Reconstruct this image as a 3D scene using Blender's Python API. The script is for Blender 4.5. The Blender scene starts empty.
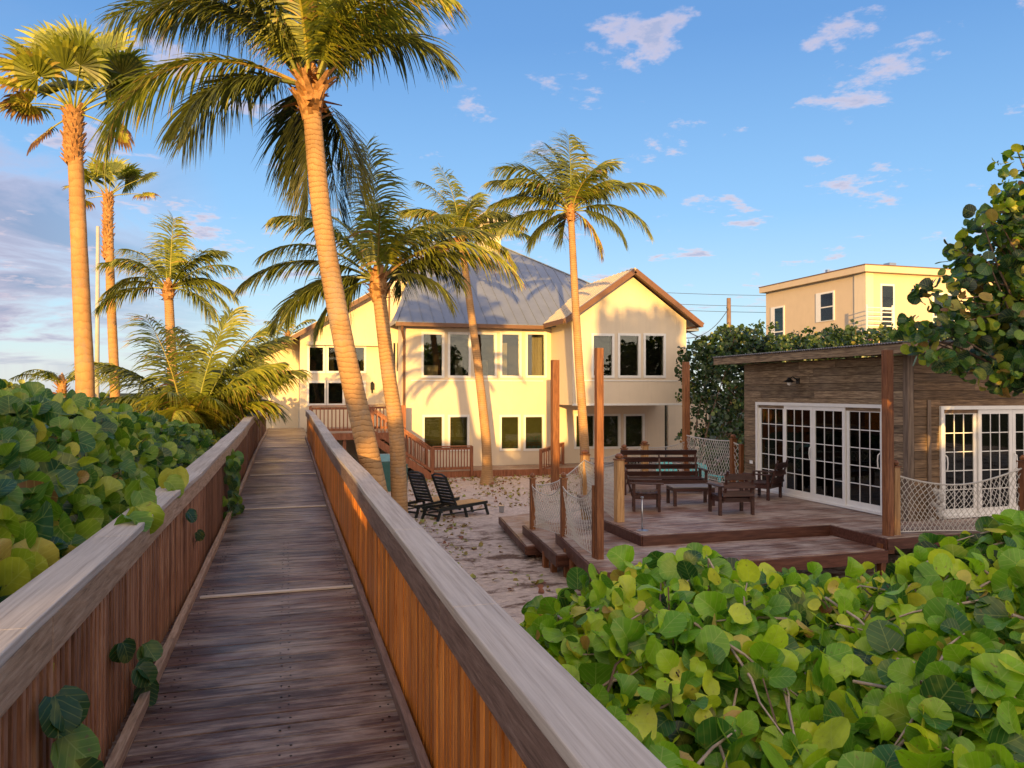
import bpy, math, random
import numpy as np
from mathutils import Vector, Matrix
R = math.radians
random.seed(7); RNG = np.random.default_rng(7)
S = bpy.context.scene
COL = S.collection
# ------------------------------------------------------------------ camera, sky, sun, exposure
YAW = math.atan2(225, 760); CY, SY = math.cos(YAW), math.sin(YAW); EYE = 1.65; F = 760.0
cd = bpy.data.cameras.new('camera'); cam = bpy.data.objects.new('camera', cd); COL.objects.link(cam)
cam.location = (0, 0, EYE); cam.rotation_euler = (R(90) + math.atan2(8, F), 0, -YAW)
cd.lens = F / 1024 * 36; cd.sensor_width = 36; cd.clip_start = .05; cd.clip_end = 3000
S.camera = cam
S.view_settings.view_transform = 'Standard'; S.view_settings.look = 'None'; S.view_settings.gamma = 1
S.view_settings.exposure = 1.22
SUN_EL = 5.2; SUN_AZ = 17.7        # the light travels 17.7 degrees to the right of +Y
sd = bpy.data.lights.new('sun', 'SUN'); sd.energy = 3.35; sd.angle = R(.55); sd.color = (1, .58, .15)
sun = bpy.data.objects.new('sun', sd); COL.objects.link(sun)
ldir = Vector((math.sin(R(SUN_AZ)) * math.cos(R(SUN_EL)), math.cos(R(SUN_AZ)) * math.cos(R(SUN_EL)), -math.sin(R(SUN_EL))))
sun.rotation_euler = ldir.to_track_quat('-Z', 'Y').to_euler()

wld = bpy.data.worlds.new('World'); S.world = wld; wld.use_nodes = True
nt = wld.node_tree; nt.nodes.clear()
def N(t, typ, **kw):
    n = t.nodes.new(typ)
    for k, v in kw.items():
        if k.startswith('i_'):
            key = k[2:]; n.inputs[int(key) if key.isdigit() else key].default_value = v
        else: setattr(n, k, v)
    return n
def LK(t, a, b): t.links.new(a, b)
def ramp(t, fac, stops, interp='LINEAR'):
    r = N(t, 'ShaderNodeValToRGB'); r.color_ramp.interpolation = interp
    e = r.color_ramp.elements
    while len(e) < len(stops): e.new(.5)
    for q, (p, c) in zip(e, stops):
        q.position = p; q.color = (*c, 1) if len(c) == 3 else c
    if fac is not None: LK(t, fac, r.inputs[0])
    return r
def math_(t, op, a, b=None, clamp=False):
    n = N(t, 'ShaderNodeMath', operation=op); n.use_clamp = clamp
    for i, v in enumerate((a, b)):
        if v is None: continue
        if isinstance(v, (int, float)): n.inputs[i].default_value = v
        else: LK(t, v, n.inputs[i])
    return n.outputs[0]
def mixc(t, fac, a, b, mode='MIX'):
    n = N(t, 'ShaderNodeMix', data_type='RGBA', blend_type=mode)
    for i, v in ((0, fac), (6, a), (7, b)):
        if isinstance(v, (int, float)): n.inputs[i].default_value = v
        elif isinstance(v, tuple): n.inputs[i].default_value = (*v, 1) if len(v) == 3 else v
        else: LK(t, v, n.inputs[i])
    return n.outputs[2]
sky = N(nt, 'ShaderNodeTexSky', sky_type='NISHITA', sun_disc=False)
sky.sun_elevation = R(SUN_EL); sky.sun_rotation = R(180 + SUN_AZ); sky.air_density = 1.0; sky.dust_density = .6; sky.ozone_density = 1.6
tc = N(nt, 'ShaderNodeTexCoord'); sep = N(nt, 'ShaderNodeSeparateXYZ'); LK(nt, tc.outputs['Generated'], sep.inputs[0])
# cumulus puffs and low streaky banks, laid out on a cloud plane overhead
zz = math_(nt, 'MAXIMUM', sep.outputs[2], .03)
zz = math_(nt, 'ADD', zz, .09)
cx = math_(nt, 'DIVIDE', sep.outputs[0], zz); cy = math_(nt, 'DIVIDE', sep.outputs[1], zz)
cmb = N(nt, 'ShaderNodeCombineXYZ'); LK(nt, cx, cmb.inputs[0]); LK(nt, cy, cmb.inputs[1])
def cloud(scale, off, lo, hi, det=7, dist=.3, rough=.58):
    mp = N(nt, 'ShaderNodeMapping'); mp.inputs['Location'].default_value = off; LK(nt, cmb.outputs[0], mp.inputs[0])
    n = N(nt, 'ShaderNodeTexNoise', noise_dimensions='3D'); n.inputs['Scale'].default_value = scale
    n.inputs['Detail'].default_value = det; n.inputs['Roughness'].default_value = rough; n.inputs['Distortion'].default_value = dist
    LK(nt, mp.outputs[0], n.inputs[0])
    return ramp(nt, n.outputs[0], [(lo, (0, 0, 0)), (hi, (1, 1, 1))], 'EASE').outputs[0], n.outputs[0]
c1, n1 = cloud(2.9, (5.3, 1.1, 0), .56, .65, 8, .1, .62)
c2, n2 = cloud(.75, (9.0, 2.0, 4), .42, .56, 8, .6)
# the bank thickens to the left of the boardwalk, near the horizon
leftness = N(nt, 'ShaderNodeVectorMath', operation='DOT_PRODUCT'); leftness.inputs[1].default_value = (-.62, .78, 0)
LK(nt, tc.outputs['Generated'], leftness.inputs[0])
lm = ramp(nt, leftness.outputs['Value'], [(.80, (0, 0, 0)), (.93, (1, 1, 1))]).outputs[0]
low = ramp(nt, sep.outputs[2], [(.015, (.3, .3, .3)), (.06, (1, 1, 1)), (.26, (1, 1, 1)), (.36, (.15, .15, .15))]).outputs[0]
bank = math_(nt, 'MULTIPLY', math_(nt, 'MULTIPLY', c2, lm), low)
rightlow = ramp(nt, sep.outputs[2], [(.02, (0, 0, 0)), (.09, (.55, .55, .55)), (.16, (1, 1, 1)), (.5, (.8, .8, .8))]).outputs[0]
puff = math_(nt, 'MULTIPLY', c1, rightlow)
shadec = ramp(nt, n1, [(.55, (.62, .48, .47)), (.68, (.27, .28, .38))]).outputs[0]
skyc = mixc(nt, 1.0, sky.outputs[0], (1.05, 1.0, 1.0), 'MULTIPLY')
# clear air brightens towards the horizon
hz = ramp(nt, sep.outputs[2], [(0.0, (.40, .47, .50)), (.08, (.27, .42, .55)), (.22, (.135, .30, .54)), (.42, (.062, .18, .42)), (.7, (.04, .12, .32))]).outputs[0]
bg = N(nt, 'ShaderNodeBackground'); bg.inputs[1].default_value = .15
CS = 5.2
hzs = mixc(nt, 1.0, hz, (CS, CS, CS), 'MULTIPLY')
skyb = mixc(nt, .80, skyc, hzs)
pc = mixc(nt, 1.0, shadec, (CS*1.0, CS*1.0, CS*1.0), 'MULTIPLY')
bkc = mixc(nt, ramp(nt, n2, [(.42, (0, 0, 0)), (.62, (1, 1, 1))]).outputs[0], (CS*.48, CS*.38, CS*.43), (CS*.15, CS*.18, CS*.28))
# sunrise glow over the unseen sea, added as warm fill from behind the camera
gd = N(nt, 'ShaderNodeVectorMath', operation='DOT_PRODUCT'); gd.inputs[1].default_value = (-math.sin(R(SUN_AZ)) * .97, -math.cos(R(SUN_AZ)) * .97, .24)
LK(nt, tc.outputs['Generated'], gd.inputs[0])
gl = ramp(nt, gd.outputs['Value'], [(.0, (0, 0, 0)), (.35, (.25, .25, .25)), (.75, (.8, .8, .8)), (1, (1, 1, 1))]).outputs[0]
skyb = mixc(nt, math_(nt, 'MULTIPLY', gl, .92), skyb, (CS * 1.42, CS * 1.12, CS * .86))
s1 = mixc(nt, math_(nt, 'MULTIPLY', bank, .9), skyb, bkc)
s2 = mixc(nt, math_(nt, 'MULTIPLY', puff, .85), s1, pc)
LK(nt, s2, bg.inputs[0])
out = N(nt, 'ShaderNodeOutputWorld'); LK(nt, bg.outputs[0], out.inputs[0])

# ------------------------------------------------------------------ helpers
def G(px, Z, z=0.0):
    """ground position of something Z metres away in the direction of picture column px"""
    x = (px - 512) / F * Z
    return Vector((CY * x + SY * Z, -SY * x + CY * Z, z))
def CW(x, Z, z=0.0): return Vector((CY * x + SY * Z, -SY * x + CY * Z, z))
def zp(py, Z): return EYE + (392 - py) * Z / F

class MB:
    def __init__(s): s.v = []; s.f = []; s.t = []; s.uv = None
    def add(s, vs, fs, tone=.5):
        o = len(s.v); s.v += [tuple(v) for v in vs]; s.f += [tuple(i + o for i in f) for f in fs]; s.t += [tone] * len(fs)
    def box(s, c, d, rz=0, tone=.5, M=None):
        hx, hy, hz_ = d[0] / 2, d[1] / 2, d[2] / 2
        m = M if M is not None else Matrix.Rotation(rz, 3, 'Z')
        vs = [Vector(c) + m @ Vector((a * hx, b * hy, e * hz_)) for e in (-1, 1) for b in (-1, 1) for a in (-1, 1)]
        s.add(vs, [(0, 2, 3, 1), (4, 5, 7, 6), (0, 1, 5, 4), (1, 3, 7, 5), (3, 2, 6, 7), (2, 0, 4, 6)], tone)
    def bx(s, x0, x1, y0, y1, z0, z1, tone=.5):
        s.box(((x0 + x1) / 2, (y0 + y1) / 2, (z0 + z1) / 2), (x1 - x0, y1 - y0, z1 - z0), 0, tone)
    def beam(s, p, q, w, h, up=(0, 0, 1), tone=.5):
        p, q = Vector(p), Vector(q); t = (q - p); L = t.length; t.normalize()
        sx = t.cross(Vector(up))
        if sx.length < 1e-4: sx = Vector((1, 0, 0))
        sx.normalize(); u = sx.cross(t)
        M = Matrix((sx, t, u)).transposed()
        s.box((p + q) / 2, (w, L, h), 0, tone, M)
    def tube(s, pts, rad, n=8, tone=.5, cap=True):
        pts = [Vector(p) for p in pts]; rings = []
        if isinstance(rad, (int, float)): rad = [rad] * len(pts)
        prev = None
        for i, p in enumerate(pts):
            t = (pts[min(i + 1, len(pts) - 1)] - pts[max(i - 1, 0)]).normalized()
            a = prev if prev is not None else (Vector((1, 0, 0)) if abs(t.x) < .9 else Vector((0, 1, 0)))
            a = (a - t * a.dot(t)).normalized(); prev = a; b = t.cross(a)
            rings.append([p + (a * math.cos(2 * math.pi * k / n) + b * math.sin(2 * math.pi * k / n)) * rad[i] for k in range(n)])
        vs = [v for r in rings for v in r]
        fs = [(i * n + k, i * n + (k + 1) % n, (i + 1) * n + (k + 1) % n, (i + 1) * n + k) for i in range(len(pts) - 1) for k in range(n)]
        if cap: fs += [tuple(range(n))[::-1], tuple((len(pts) - 1) * n + k for k in range(n))]
        s.add(vs, fs, tone)
    def prism(s, poly, z0, z1, tone=.5):
        n = len(poly); vs = [(p[0], p[1], z0) for p in poly] + [(p[0], p[1], z1) for p in poly]
        s.add(vs, [tuple(range(n))[::-1], tuple(range(n, 2 * n))] + [(i, (i + 1) % n, n + (i + 1) % n, n + i) for i in range(n)], tone)
    def slab(s, poly3, off, tone=.5):
        n = len(poly3); o = Vector(off); vs = [Vector(p) for p in poly3] + [Vector(p) + o for p in poly3]
        s.add(vs, [tuple(range(n)), tuple(range(n, 2 * n))[::-1]] + [(i, n + i, n + (i + 1) % n, (i + 1) % n) for i in range(n)], tone)
    def lathe(s, prof, n=14, c=(0, 0, 0), tone=.5):
        vs = []; fs = []
        for r, z in prof:
            for k in range(n):
                a = 2 * math.pi * k / n; vs.append((c[0] + r * math.cos(a), c[1] + r * math.sin(a), c[2] + z))
        for i in range(len(prof) - 1):
            for k in range(n): fs.append((i * n + k, i * n + (k + 1) % n, (i + 1) * n + (k + 1) % n, (i + 1) * n + k))
        s.add(vs, fs, tone)
    def build(s, name, mat, parent=None, smooth=False, bevel=0, fixn=False):
        me = bpy.data.meshes.new(name); me.from_pydata(s.v, [], s.f)
        a = me.attributes.new('tone', 'FLOAT', 'FACE'); a.data.foreach_set('value', np.array(s.t, dtype=np.float32))
        if smooth: me.polygons.foreach_set('use_smooth', np.ones(len(s.f), dtype=bool))
        me.materials.append(mat)
        o = bpy.data.objects.new(name, me); COL.objects.link(o)
        if parent: o.parent = parent
        if bevel:
            b = o.modifiers.new('bevel', 'BEVEL'); b.width = bevel; b.segments = 2; b.limit_method = 'ANGLE'
        return o
def link_mesh(name, me, parent=None, loc=(0, 0, 0), rz=0):
    o = bpy.data.objects.new(name, me); COL.objects.link(o); o.parent = parent; o.location = loc; o.rotation_euler.z = rz
    return o
def tag(o, label=None, cat=None, group=None, kind=None):
    if label: o['label'] = label
    if cat: o['category'] = cat
    if group: o['group'] = group
    if kind: o['kind'] = kind
    return o
def thing(name, label, cat, loc=(0, 0, 0), rz=0, group=None):
    o = bpy.data.objects.new(name, None); COL.objects.link(o); o.location = loc; o.rotation_euler.z = rz
    o.empty_display_size = .2
    return tag(o, label, cat, group)
def copy_tree(o, parent=None):
    c = o.copy(); COL.objects.link(c); c.parent = parent
    for ch in list(o.children): copy_tree(ch, c)
    return c

# ------------------------------------------------------------------ materials
def newmat(name):
    m = bpy.data.materials.new(name); m.use_nodes = True; t = m.node_tree; t.nodes.clear()
    o = N(t, 'ShaderNodeOutputMaterial'); p = N(t, 'ShaderNodeBsdfPrincipled'); LK(t, p.outputs[0], o.inputs[0])
    return m, t, p, o
def coords(t, scale=(1, 1, 1), rot=(0, 0, 0)):
    c = N(t, 'ShaderNodeTexCoord'); mp = N(t, 'ShaderNodeMapping'); mp.inputs['Scale'].default_value = scale; mp.inputs['Rotation'].default_value = rot
    LK(t, c.outputs['Object'], mp.inputs[0]); return mp.outputs[0]
def noise(t, vec, scale, det=5, rough=.55, dist=0):
    n = N(t, 'ShaderNodeTexNoise'); n.inputs['Scale'].default_value = scale; n.inputs['Detail'].default_value = det
    n.inputs['Roughness'].default_value = rough; n.inputs['Distortion'].default_value = dist; LK(t, vec, n.inputs[0]); return n.outputs[0]
def bump(t, p, h, strength=.3, dist=.01):
    b = N(t, 'ShaderNodeBump'); b.inputs['Strength'].default_value = strength; b.inputs['Distance'].default_value = dist
    LK(t, h, b.inputs['Height']); LK(t, b.outputs[0], p.inputs['Normal'])
def attr(t, name='tone'):
    return N(t, 'ShaderNodeAttribute', attribute_name=name).outputs['Fac']
def wood(name, dark, mid, light, axis='x', rough=.6, sc=1.0, bumpy=.5, stain=None, spec=.4, rndobj=False, silver=None, stripe=None, dist=.4, yst=1.2):
    m, t, p, o = newmat(name)
    st = {'x': (yst, 14, 14), 'y': (14, yst, 14), 'z': (14, 14, yst)}[axis]
    v = coords(t, tuple(a * sc for a in st))
    tn = attr(t)
    sh = N(t, 'ShaderNodeVectorMath', operation='ADD'); LK(t, v, sh.inputs[0])
    cb = N(t, 'ShaderNodeCombineXYZ'); k = math_(t, 'MULTIPLY', tn, 57.0)
    if rndobj:
        oi = N(t, 'ShaderNodeObjectInfo'); k = math_(t, 'ADD', k, math_(t, 'MULTIPLY', oi.outputs['Random'], 91.0))
    for i in range(3): LK(t, k, cb.inputs[i])
    LK(t, cb.outputs[0], sh.inputs[1]); vv = sh.outputs[0]
    g = noise(t, vv, 1.6, 8, .65, dist)
    c = ramp(t, g, [(.28, dark), (.5, mid), (.74, light)]).outputs[0]
    f = ramp(t, tn, [(0, (.62, .62, .62)), (1, (1.38, 1.38, 1.38))]).outputs[0]
    c = mixc(t, 1.0, c, f, 'MULTIPLY')
    if rndobj:
        f2 = ramp(t, oi.outputs['Random'], [(0, (.62, .6, .6)), (1, (1.3, 1.3, 1.25))]).outputs[0]
        c = mixc(t, 1.0, c, f2, 'MULTIPLY')
    big = noise(t, coords(t, (1, 1, 1)), 1.1, 5, .6)
    if stain:
        c = mixc(t, ramp(t, big, [(.45, (0, 0, 0)), (.62, (1, 1, 1))]).outputs[0], c, stain)
    if silver:
        fine = noise(t, vv, 1.1, 7, .75)
        if stripe:
            wide = noise(t, coords(t, (.9, 2.6, 1)), 1.3, 6, .7, .5); mid2 = math_(t, 'MULTIPLY', wide, .47)
        else: mid2 = math_(t, 'MULTIPLY', big, .4)
        c = mixc(t, ramp(t, math_(t, 'ADD', math_(t, 'MULTIPLY', fine, .5 if stripe else .6), mid2), [(.45, (0, 0, 0)), (.58, (.85, .85, .85))]).outputs[0], c, silver)
    LK(t, c, p.inputs['Base Color']); p.inputs['Roughness'].default_value = rough
    rr = ramp(t, big, [(.35, (rough * .72,) * 3), (.65, (min(1, rough * 1.2),) * 3)]).outputs[0]; LK(t, rr, p.inputs['Roughness'])
    p.inputs['Specular IOR Level'].default_value = spec
    bump(t, p, g, bumpy, .006)
    return m
def plain(name, col, rough=.6, var=.12, scale=6, metal=0, spec=.5, bumpy=.1):
    m, t, p, o = newmat(name)
    v = coords(t); n = noise(t, v, scale, 6, .6)
    lo = tuple(max(0, a * (1 - var)) for a in col); hi = tuple(min(1, a * (1 + var)) for a in col)
    LK(t, ramp(t, n, [(.3, lo), (.7, hi)]).outputs[0], p.inputs['Base Color'])
    p.inputs['Roughness'].default_value = rough; p.inputs['Metallic'].default_value = metal; p.inputs['Specular IOR Level'].default_value = spec
    if bumpy: bump(t, p, noise(t, v, scale * 12, 3), bumpy, .004)
    return m
M = {}
M['deck_x'] = wood('weathered_deck_boards', (.018, .006, .004), (.065, .026, .016), (.17, .085, .055), 'x', .40, 1.3, .9, silver=(.36, .275, .225), spec=.5, stripe=(.25, 1.0, 1.0))
M['deck_far'] = wood('patio_boards', (.06, .022, .014), (.17, .075, .045), (.32, .19, .13), 'x', .5, 1.3, .5, silver=(.52, .43, .36), spec=.4)
M['deck_pale'] = wood('pale_joint_board', (.40, .33, .27), (.58, .50, .42), (.70, .62, .54), 'x', .6)
M['cap'] = wood('grey_weathered_cap', (.30, .245, .20), (.46, .395, .335), (.58, .51, .44), 'y', .65, 2.6, .45, dist=.12, yst=.35)
M['fascia'] = wood('brown_rail_board', (.20, .12, .07), (.44, .29, .18), (.60, .43, .30), 'y', .6, 2.6, .6)
M['fascia_grey'] = wood('greyed_rail_board', (.09, .055, .042), (.20, .125, .095), (.30, .21, .17), 'y', .6, 2.6, .6)
M['bal_left'] = wood('red_brown_baluster_wood', (.13, .05, .024), (.32, .15, .08), (.46, .26, .16), 'z', .6, 2.0, .5, rndobj=True)
M['bal_right'] = wood('orange_picket_wood', (.30, .075, .010), (.62, .21, .035), (.78, .34, .08), 'z', .45, 2.0, .4, rndobj=True)  # more saturated, more orange base than the left baluster wood
M['red_wood'] = wood('red_stained_rail_wood', (.12, .04, .018), (.28, .10, .045), (.40, .17, .085), 'z', .55, 1, .3)
M['post'] = wood('stained_timber_post', (.07, .022, .008), (.20, .075, .028), (.34, .15, .06), 'z', .55, 1.2, .5)
M['post_pale'] = wood('yellow_timber_post', (.22, .11, .04), (.42, .24, .10), (.55, .36, .18), 'z', .55, 1.2, .5)
M['fascia_red'] = wood('dark_red_rim_board', (.028, .009, .005), (.085, .03, .018), (.15, .065, .042), 'x', .5, 1, .4)
M['furn'] = wood('dark_mahogany_slats', (.018, .008, .007), (.05, .02, .016), (.09, .04, .03), 'x', .4, 1, .2)
M['furn_top'] = wood('pale_table_slats', (.10, .09, .085), (.20, .18, .17), (.30, .28, .27), 'x', .4, 1, .2)
M['shack'] = wood('greyed_plank_siding', (.055, .034, .02), (.22, .15, .09), (.44, .33, .20), 'y', .75, 1.6, .7)
M['shack_x'] = wood('dark_plank_siding', (.045, .026, .015), (.16, .10, .055), (.32, .21, .12), 'x', .75, 1.6, .7)
M['shack_post'] = wood('shed_corner_timber', (.06, .04, .028), (.17, .12, .085), (.28, .21, .15), 'z', .7, .9, .6)
M['white'] = plain('white_vinyl_frame', (.78, .77, .74), .35, .04)
M['brown_trim'] = plain('brown_fascia_paint', (.16, .075, .04), .5, .12)
M['rope'] = plain('pale_rope', (.52, .50, .46), .8, .1, 30)
M['black_plastic'] = plain('dark_green_black_plastic', (.012, .016, .014), .4, .2)
M['tan_sling'] = plain('tan_slats', (.55, .33, .14), .6, .15)
M['teal'] = plain('turquoise_plastic', (.05, .55, .55), .5, .08)
M['bin_green'] = plain('teal_green_plastic', (.035, .12, .105), .5, .1)
M['bin_lid'] = plain('faded_teal_lid', (.14, .28, .29), .5, .1)
M['metal'] = plain('galvanised_metal', (.45, .46, .47), .35, .1, 8, 1.0)
M['black_metal'] = plain('black_lantern_metal', (.015, .015, .015), .35, .1, 8, .6)
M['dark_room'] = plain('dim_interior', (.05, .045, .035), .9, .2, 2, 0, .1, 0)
M['curtain'] = plain('cream_curtain', (.42, .38, .28), .9, .15, 9)
M['blind'] = plain('olive_blind', (.075, .085, .03), .9, .25, 3)
M['wire'] = plain('wire_rubber', (.05, .05, .05), .7, .1)
M['pole'] = plain('utility_pole_timber', (.20, .13, .09), .8, .25, 3)
M['pole_concrete'] = plain('concrete_pole', (.45, .42, .37), .8, .1, 3)

def stucco(name, col, panel=None):
    m, t, p, o = newmat(name); v = coords(t)
    n = noise(t, v, 1.4, 6, .6)
    c = ramp(t, n, [(.3, tuple(a * .93 for a in col)), (.7, col)]).outputs[0]
    streak = noise(t, coords(t, (7, 7, .5)), 1.0, 5, .6)
    c = mixc(t, ramp(t, streak, [(.55, (0, 0, 0)), (.75, (.22, .22, .22))]).outputs[0], c, tuple(a * .7 for a in col))
    LK(t, c, p.inputs['Base Color']); p.inputs['Roughness'].default_value = .85; p.inputs['Specular IOR Level'].default_value = .2
    if panel:
        s_ = N(t, 'ShaderNodeSeparateXYZ'); LK(t, coords(t), s_.inputs[0])
        w = math_(t, 'FRACT', math_(t, 'DIVIDE', s_.outputs[0], panel))
        h = ramp(t, w, [(0, (0, 0, 0)), (.05, (1, 1, 1))]).outputs[0]
        bump(t, p, h, .6, .01)
    else: bump(t, p, noise(t, v, 40, 4, .7), .35, .006)
    return m
M['stucco'] = stucco('cream_stucco', (.74, .63, .48), 1.22)
M['board'] = stucco('cream_board_and_batten', (.74, .64, .49), .4)
M['stucco_far'] = stucco('yellow_stucco', (.66, .53, .38))
M['roof'] = plain('grey_standing_seam_metal', (.24, .27, .33), .45, .08, 1.2, .25, .5, 0)
M['roof_pale'] = plain('pale_gable_metal', (.52, .45, .36), .5, .08, 1.2, .1, .5, 0)
M['corr'] = plain('rusty_corrugated_sheet', (.20, .18, .17), .55, .4, 5, .4)

def glass(name, tint=.75, base=.08):
    m = bpy.data.materials.new(name); m.use_nodes = True; t = m.node_tree; t.nodes.clear()
    o = N(t, 'ShaderNodeOutputMaterial'); g = N(t, 'ShaderNodeBsdfGlossy'); g.inputs['Roughness'].default_value = .015
    g.inputs['Color'].default_value = (.9, .95, .9, 1)
    tr = N(t, 'ShaderNodeBsdfTransparent'); tr.inputs[0].default_value = (tint, tint, tint * .95, 1)
    fr = N(t, 'ShaderNodeFresnel'); fr.inputs[0].default_value = 1.5
    w = N(t, 'ShaderNodeBump'); w.inputs['Strength'].default_value = .06; w.inputs['Distance'].default_value = .02
    LK(t, noise(t, coords(t), 1.7, 2), w.inputs['Height']); LK(t, w.outputs[0], g.inputs['Normal'])
    k = math_(t, 'ADD', math_(t, 'MULTIPLY', fr.outputs[0], .7), base, True)
    mx = N(t, 'ShaderNodeMixShader'); LK(t, k, mx.inputs[0]); LK(t, tr.outputs[0], mx.inputs[1]); LK(t, g.outputs[0], mx.inputs[2])
    LK(t, mx.outputs[0], o.inputs[0]); return m
M['glass'] = glass('window_glass', .8, .04)
M['glass_door'] = glass('dark_door_glass', .25, .02)

def leafmat(name, stops, veins=True, transl=.4, gloss=.36, spec=.5):
    m, t, p, o = newmat(name)
    c = ramp(t, attr(t), stops).outputs[0]
    v = coords(t); bl = noise(t, v, 11, 4)
    c = mixc(t, 1.0, c, ramp(t, bl, [(.3, (.75, .78, .7)), (.7, (1.2, 1.18, 1.1))]).outputs[0], 'MULTIPLY')
    if veins:
        sp_ = noise(t, v, 38, 3, .5)
        c = mixc(t, ramp(t, sp_, [(.66, (0, 0, 0)), (.72, (.7, .7, .7))]).outputs[0], c, (.20, .12, .04))
        lg = noise(t, v, 5.5, 3, .5); c = mixc(t, ramp(t, lg, [(.56, (0, 0, 0)), (.72, (.5, .5, .5))]).outputs[0], c, (.42, .40, .06))
        uv = N(t, 'ShaderNodeUVMap'); uv.uv_map = 'UVMap'; s_ = N(t, 'ShaderNodeSeparateXYZ'); LK(t, uv.outputs[0], s_.inputs[0])
        ax = math_(t, 'ABSOLUTE', s_.outputs[0]); rib = math_(t, 'LESS_THAN', ax, .028)
        q = math_(t, 'FRACT', math_(t, 'MULTIPLY', math_(t, 'SUBTRACT', s_.outputs[1], math_(t, 'MULTIPLY', ax, .75)), 2.6))
        lat = ramp(t, math_(t, 'ABSOLUTE', math_(t, 'SUBTRACT', q, .5)), [(0, (1, 1, 1)), (.055, (.8, .8, .8)), (.10, (0, 0, 0))]).outputs[0]
        vm = math_(t, 'MAXIMUM', rib, math_(t, 'MULTIPLY', lat, .6))
        c = mixc(t, math_(t, 'MULTIPLY', vm, .55), c, mixc(t, .55, c, (.55, .62, .18)))
        bump(t, p, math_(t, 'SUBTRACT', 1.0, vm), .35, .003)
    LK(t, c, p.inputs['Base Color']); p.inputs['Roughness'].default_value = gloss; p.inputs['Specular IOR Level'].default_value = spec
    tr = N(t, 'ShaderNodeBsdfTranslucent'); LK(t, mixc(t, 1.0, c, (1.5, 1.5, .5), 'MULTIPLY'), tr.inputs[0])
    mx = N(t, 'ShaderNodeMixShader'); mx.inputs[0].default_value = transl
    LK(t, p.outputs[0], mx.inputs[1]); LK(t, tr.outputs[0], mx.inputs[2]); LK(t, mx.outputs[0], o.inputs[0])
    return m
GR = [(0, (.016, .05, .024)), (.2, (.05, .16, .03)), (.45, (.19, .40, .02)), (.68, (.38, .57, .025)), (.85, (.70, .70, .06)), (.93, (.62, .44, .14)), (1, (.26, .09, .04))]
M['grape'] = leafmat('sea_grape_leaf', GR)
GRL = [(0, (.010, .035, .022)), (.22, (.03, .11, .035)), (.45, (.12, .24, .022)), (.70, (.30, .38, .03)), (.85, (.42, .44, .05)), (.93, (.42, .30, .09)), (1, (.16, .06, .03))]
M['grape_left'] = leafmat('dark_sea_grape_leaf', GRL)  # darker leaf ramp, used on the left bushes and the right edge tree
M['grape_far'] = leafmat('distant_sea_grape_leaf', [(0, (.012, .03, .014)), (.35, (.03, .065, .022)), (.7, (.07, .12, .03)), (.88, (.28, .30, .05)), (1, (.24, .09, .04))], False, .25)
M['frond'] = leafmat('coconut_frond', [(0, (.035, .045, .02)), (.35, (.10, .115, .025)), (.6, (.20, .235, .03)), (.8, (.44, .42, .06)), (.92, (.45, .26, .10)), (1, (.14, .07, .04))], False, .3, .4)
M['twig_pale'] = plain('pale_grey_twig', (.36, .28, .22), .8, .3, 12)
M['twig'] = plain('grey_brown_twig', (.14, .09, .06), .8, .3, 12)

def trunkmat(name, a, b, ring, st=.8, dark=.62):
    m, t, p, o = newmat(name); s_ = N(t, 'ShaderNodeSeparateXYZ'); v = coords(t); LK(t, v, s_.inputs[0])
    nz = noise(t, v, 3.5, 5, .6)
    z = math_(t, 'ADD', math_(t, 'MULTIPLY', s_.outputs[2], ring), math_(t, 'MULTIPLY', nz, 2.4))
    fr = math_(t, 'FRACT', z)
    h = ramp(t, fr, [(0, (0, 0, 0)), (.12, (.6, .6, .6)), (.8, (1, 1, 1)), (1, (.1, .1, .1))]).outputs[0]
    c = mixc(t, h, tuple(q * dark for q in a), mixc(t, noise(t, coords(t, (9, 9, 2)), 2, 6, .7), a, b))
    c = mixc(t, 1.0, c, ramp(t, noise(t, v, 1.7, 4), [(.3, (.7, .7, .72)), (.7, (1.15, 1.12, 1.1))]).outputs[0], 'MULTIPLY')
    c = mixc(t, ramp(t, noise(t, coords(t, (1, 1, .7)), 3.1, 6, .7), [(.52, (0, 0, 0)), (.66, (.6, .6, .6))]).outputs[0], c, (.30, .25, .20))
    LK(t, c, p.inputs['Base Color']); p.inputs['Roughness'].default_value = .85; p.inputs['Specular IOR Level'].default_value = .2
    bump(t, p, math_(t, 'ADD', h, math_(t, 'MULTIPLY', noise(t, coords(t, (12, 12, 3)), 4, 5, .7), .8)), st, .02); return m
M['trunk'] = trunkmat('ringed_palm_bark', (.42, .235, .10), (.60, .37, .175), 15, .45, .72)
M['trunk_fan'] = trunkmat('smooth_fan_palm_bark', (.44, .23, .09), (.60, .35, .15), 6, .12, .92)
M['boot'] = plain('dry_palm_fibre', (.42, .22, .09), .85, .5, 14, 0, .2, .8)

# ------------------------------------------------------------------ terrain
def sm(a, b, x):
    u = min(1, max(0, (x - a) / (b - a))); return u * u * (3 - 2 * u)
def ground_z(X, Y):
    z = -1.6
    z += (1 - sm(3.0, 8.5, Y)) * 1.15 * sm(.2, 1.6, X) * (1 - sm(30, 60, X))
    z += (1 - sm(-.5, .8, X)) * (.75 * (1 - sm(14, 30, Y)) )
    z += (1 - sm(.6, .8, X)) * 0
    if Y > 3: z += .03 * math.sin(X * 1.3) * math.sin(Y * .9) * sm(1.5, 4, X) * (1 - sm(28, 40, Y))
    return z
def grid(lo, hi, fine0, fine1, step):
    a = list(np.arange(fine0, fine1 + .001, step)); d = step; x = fine0; L = []
    while x > lo: d *= 1.35; x -= d; L.append(x)
    d = step; x = a[-1]; Rr = []
    while x < hi: d *= 1.35; x += d; Rr.append(x)
    return L[::-1] + a + Rr
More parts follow.
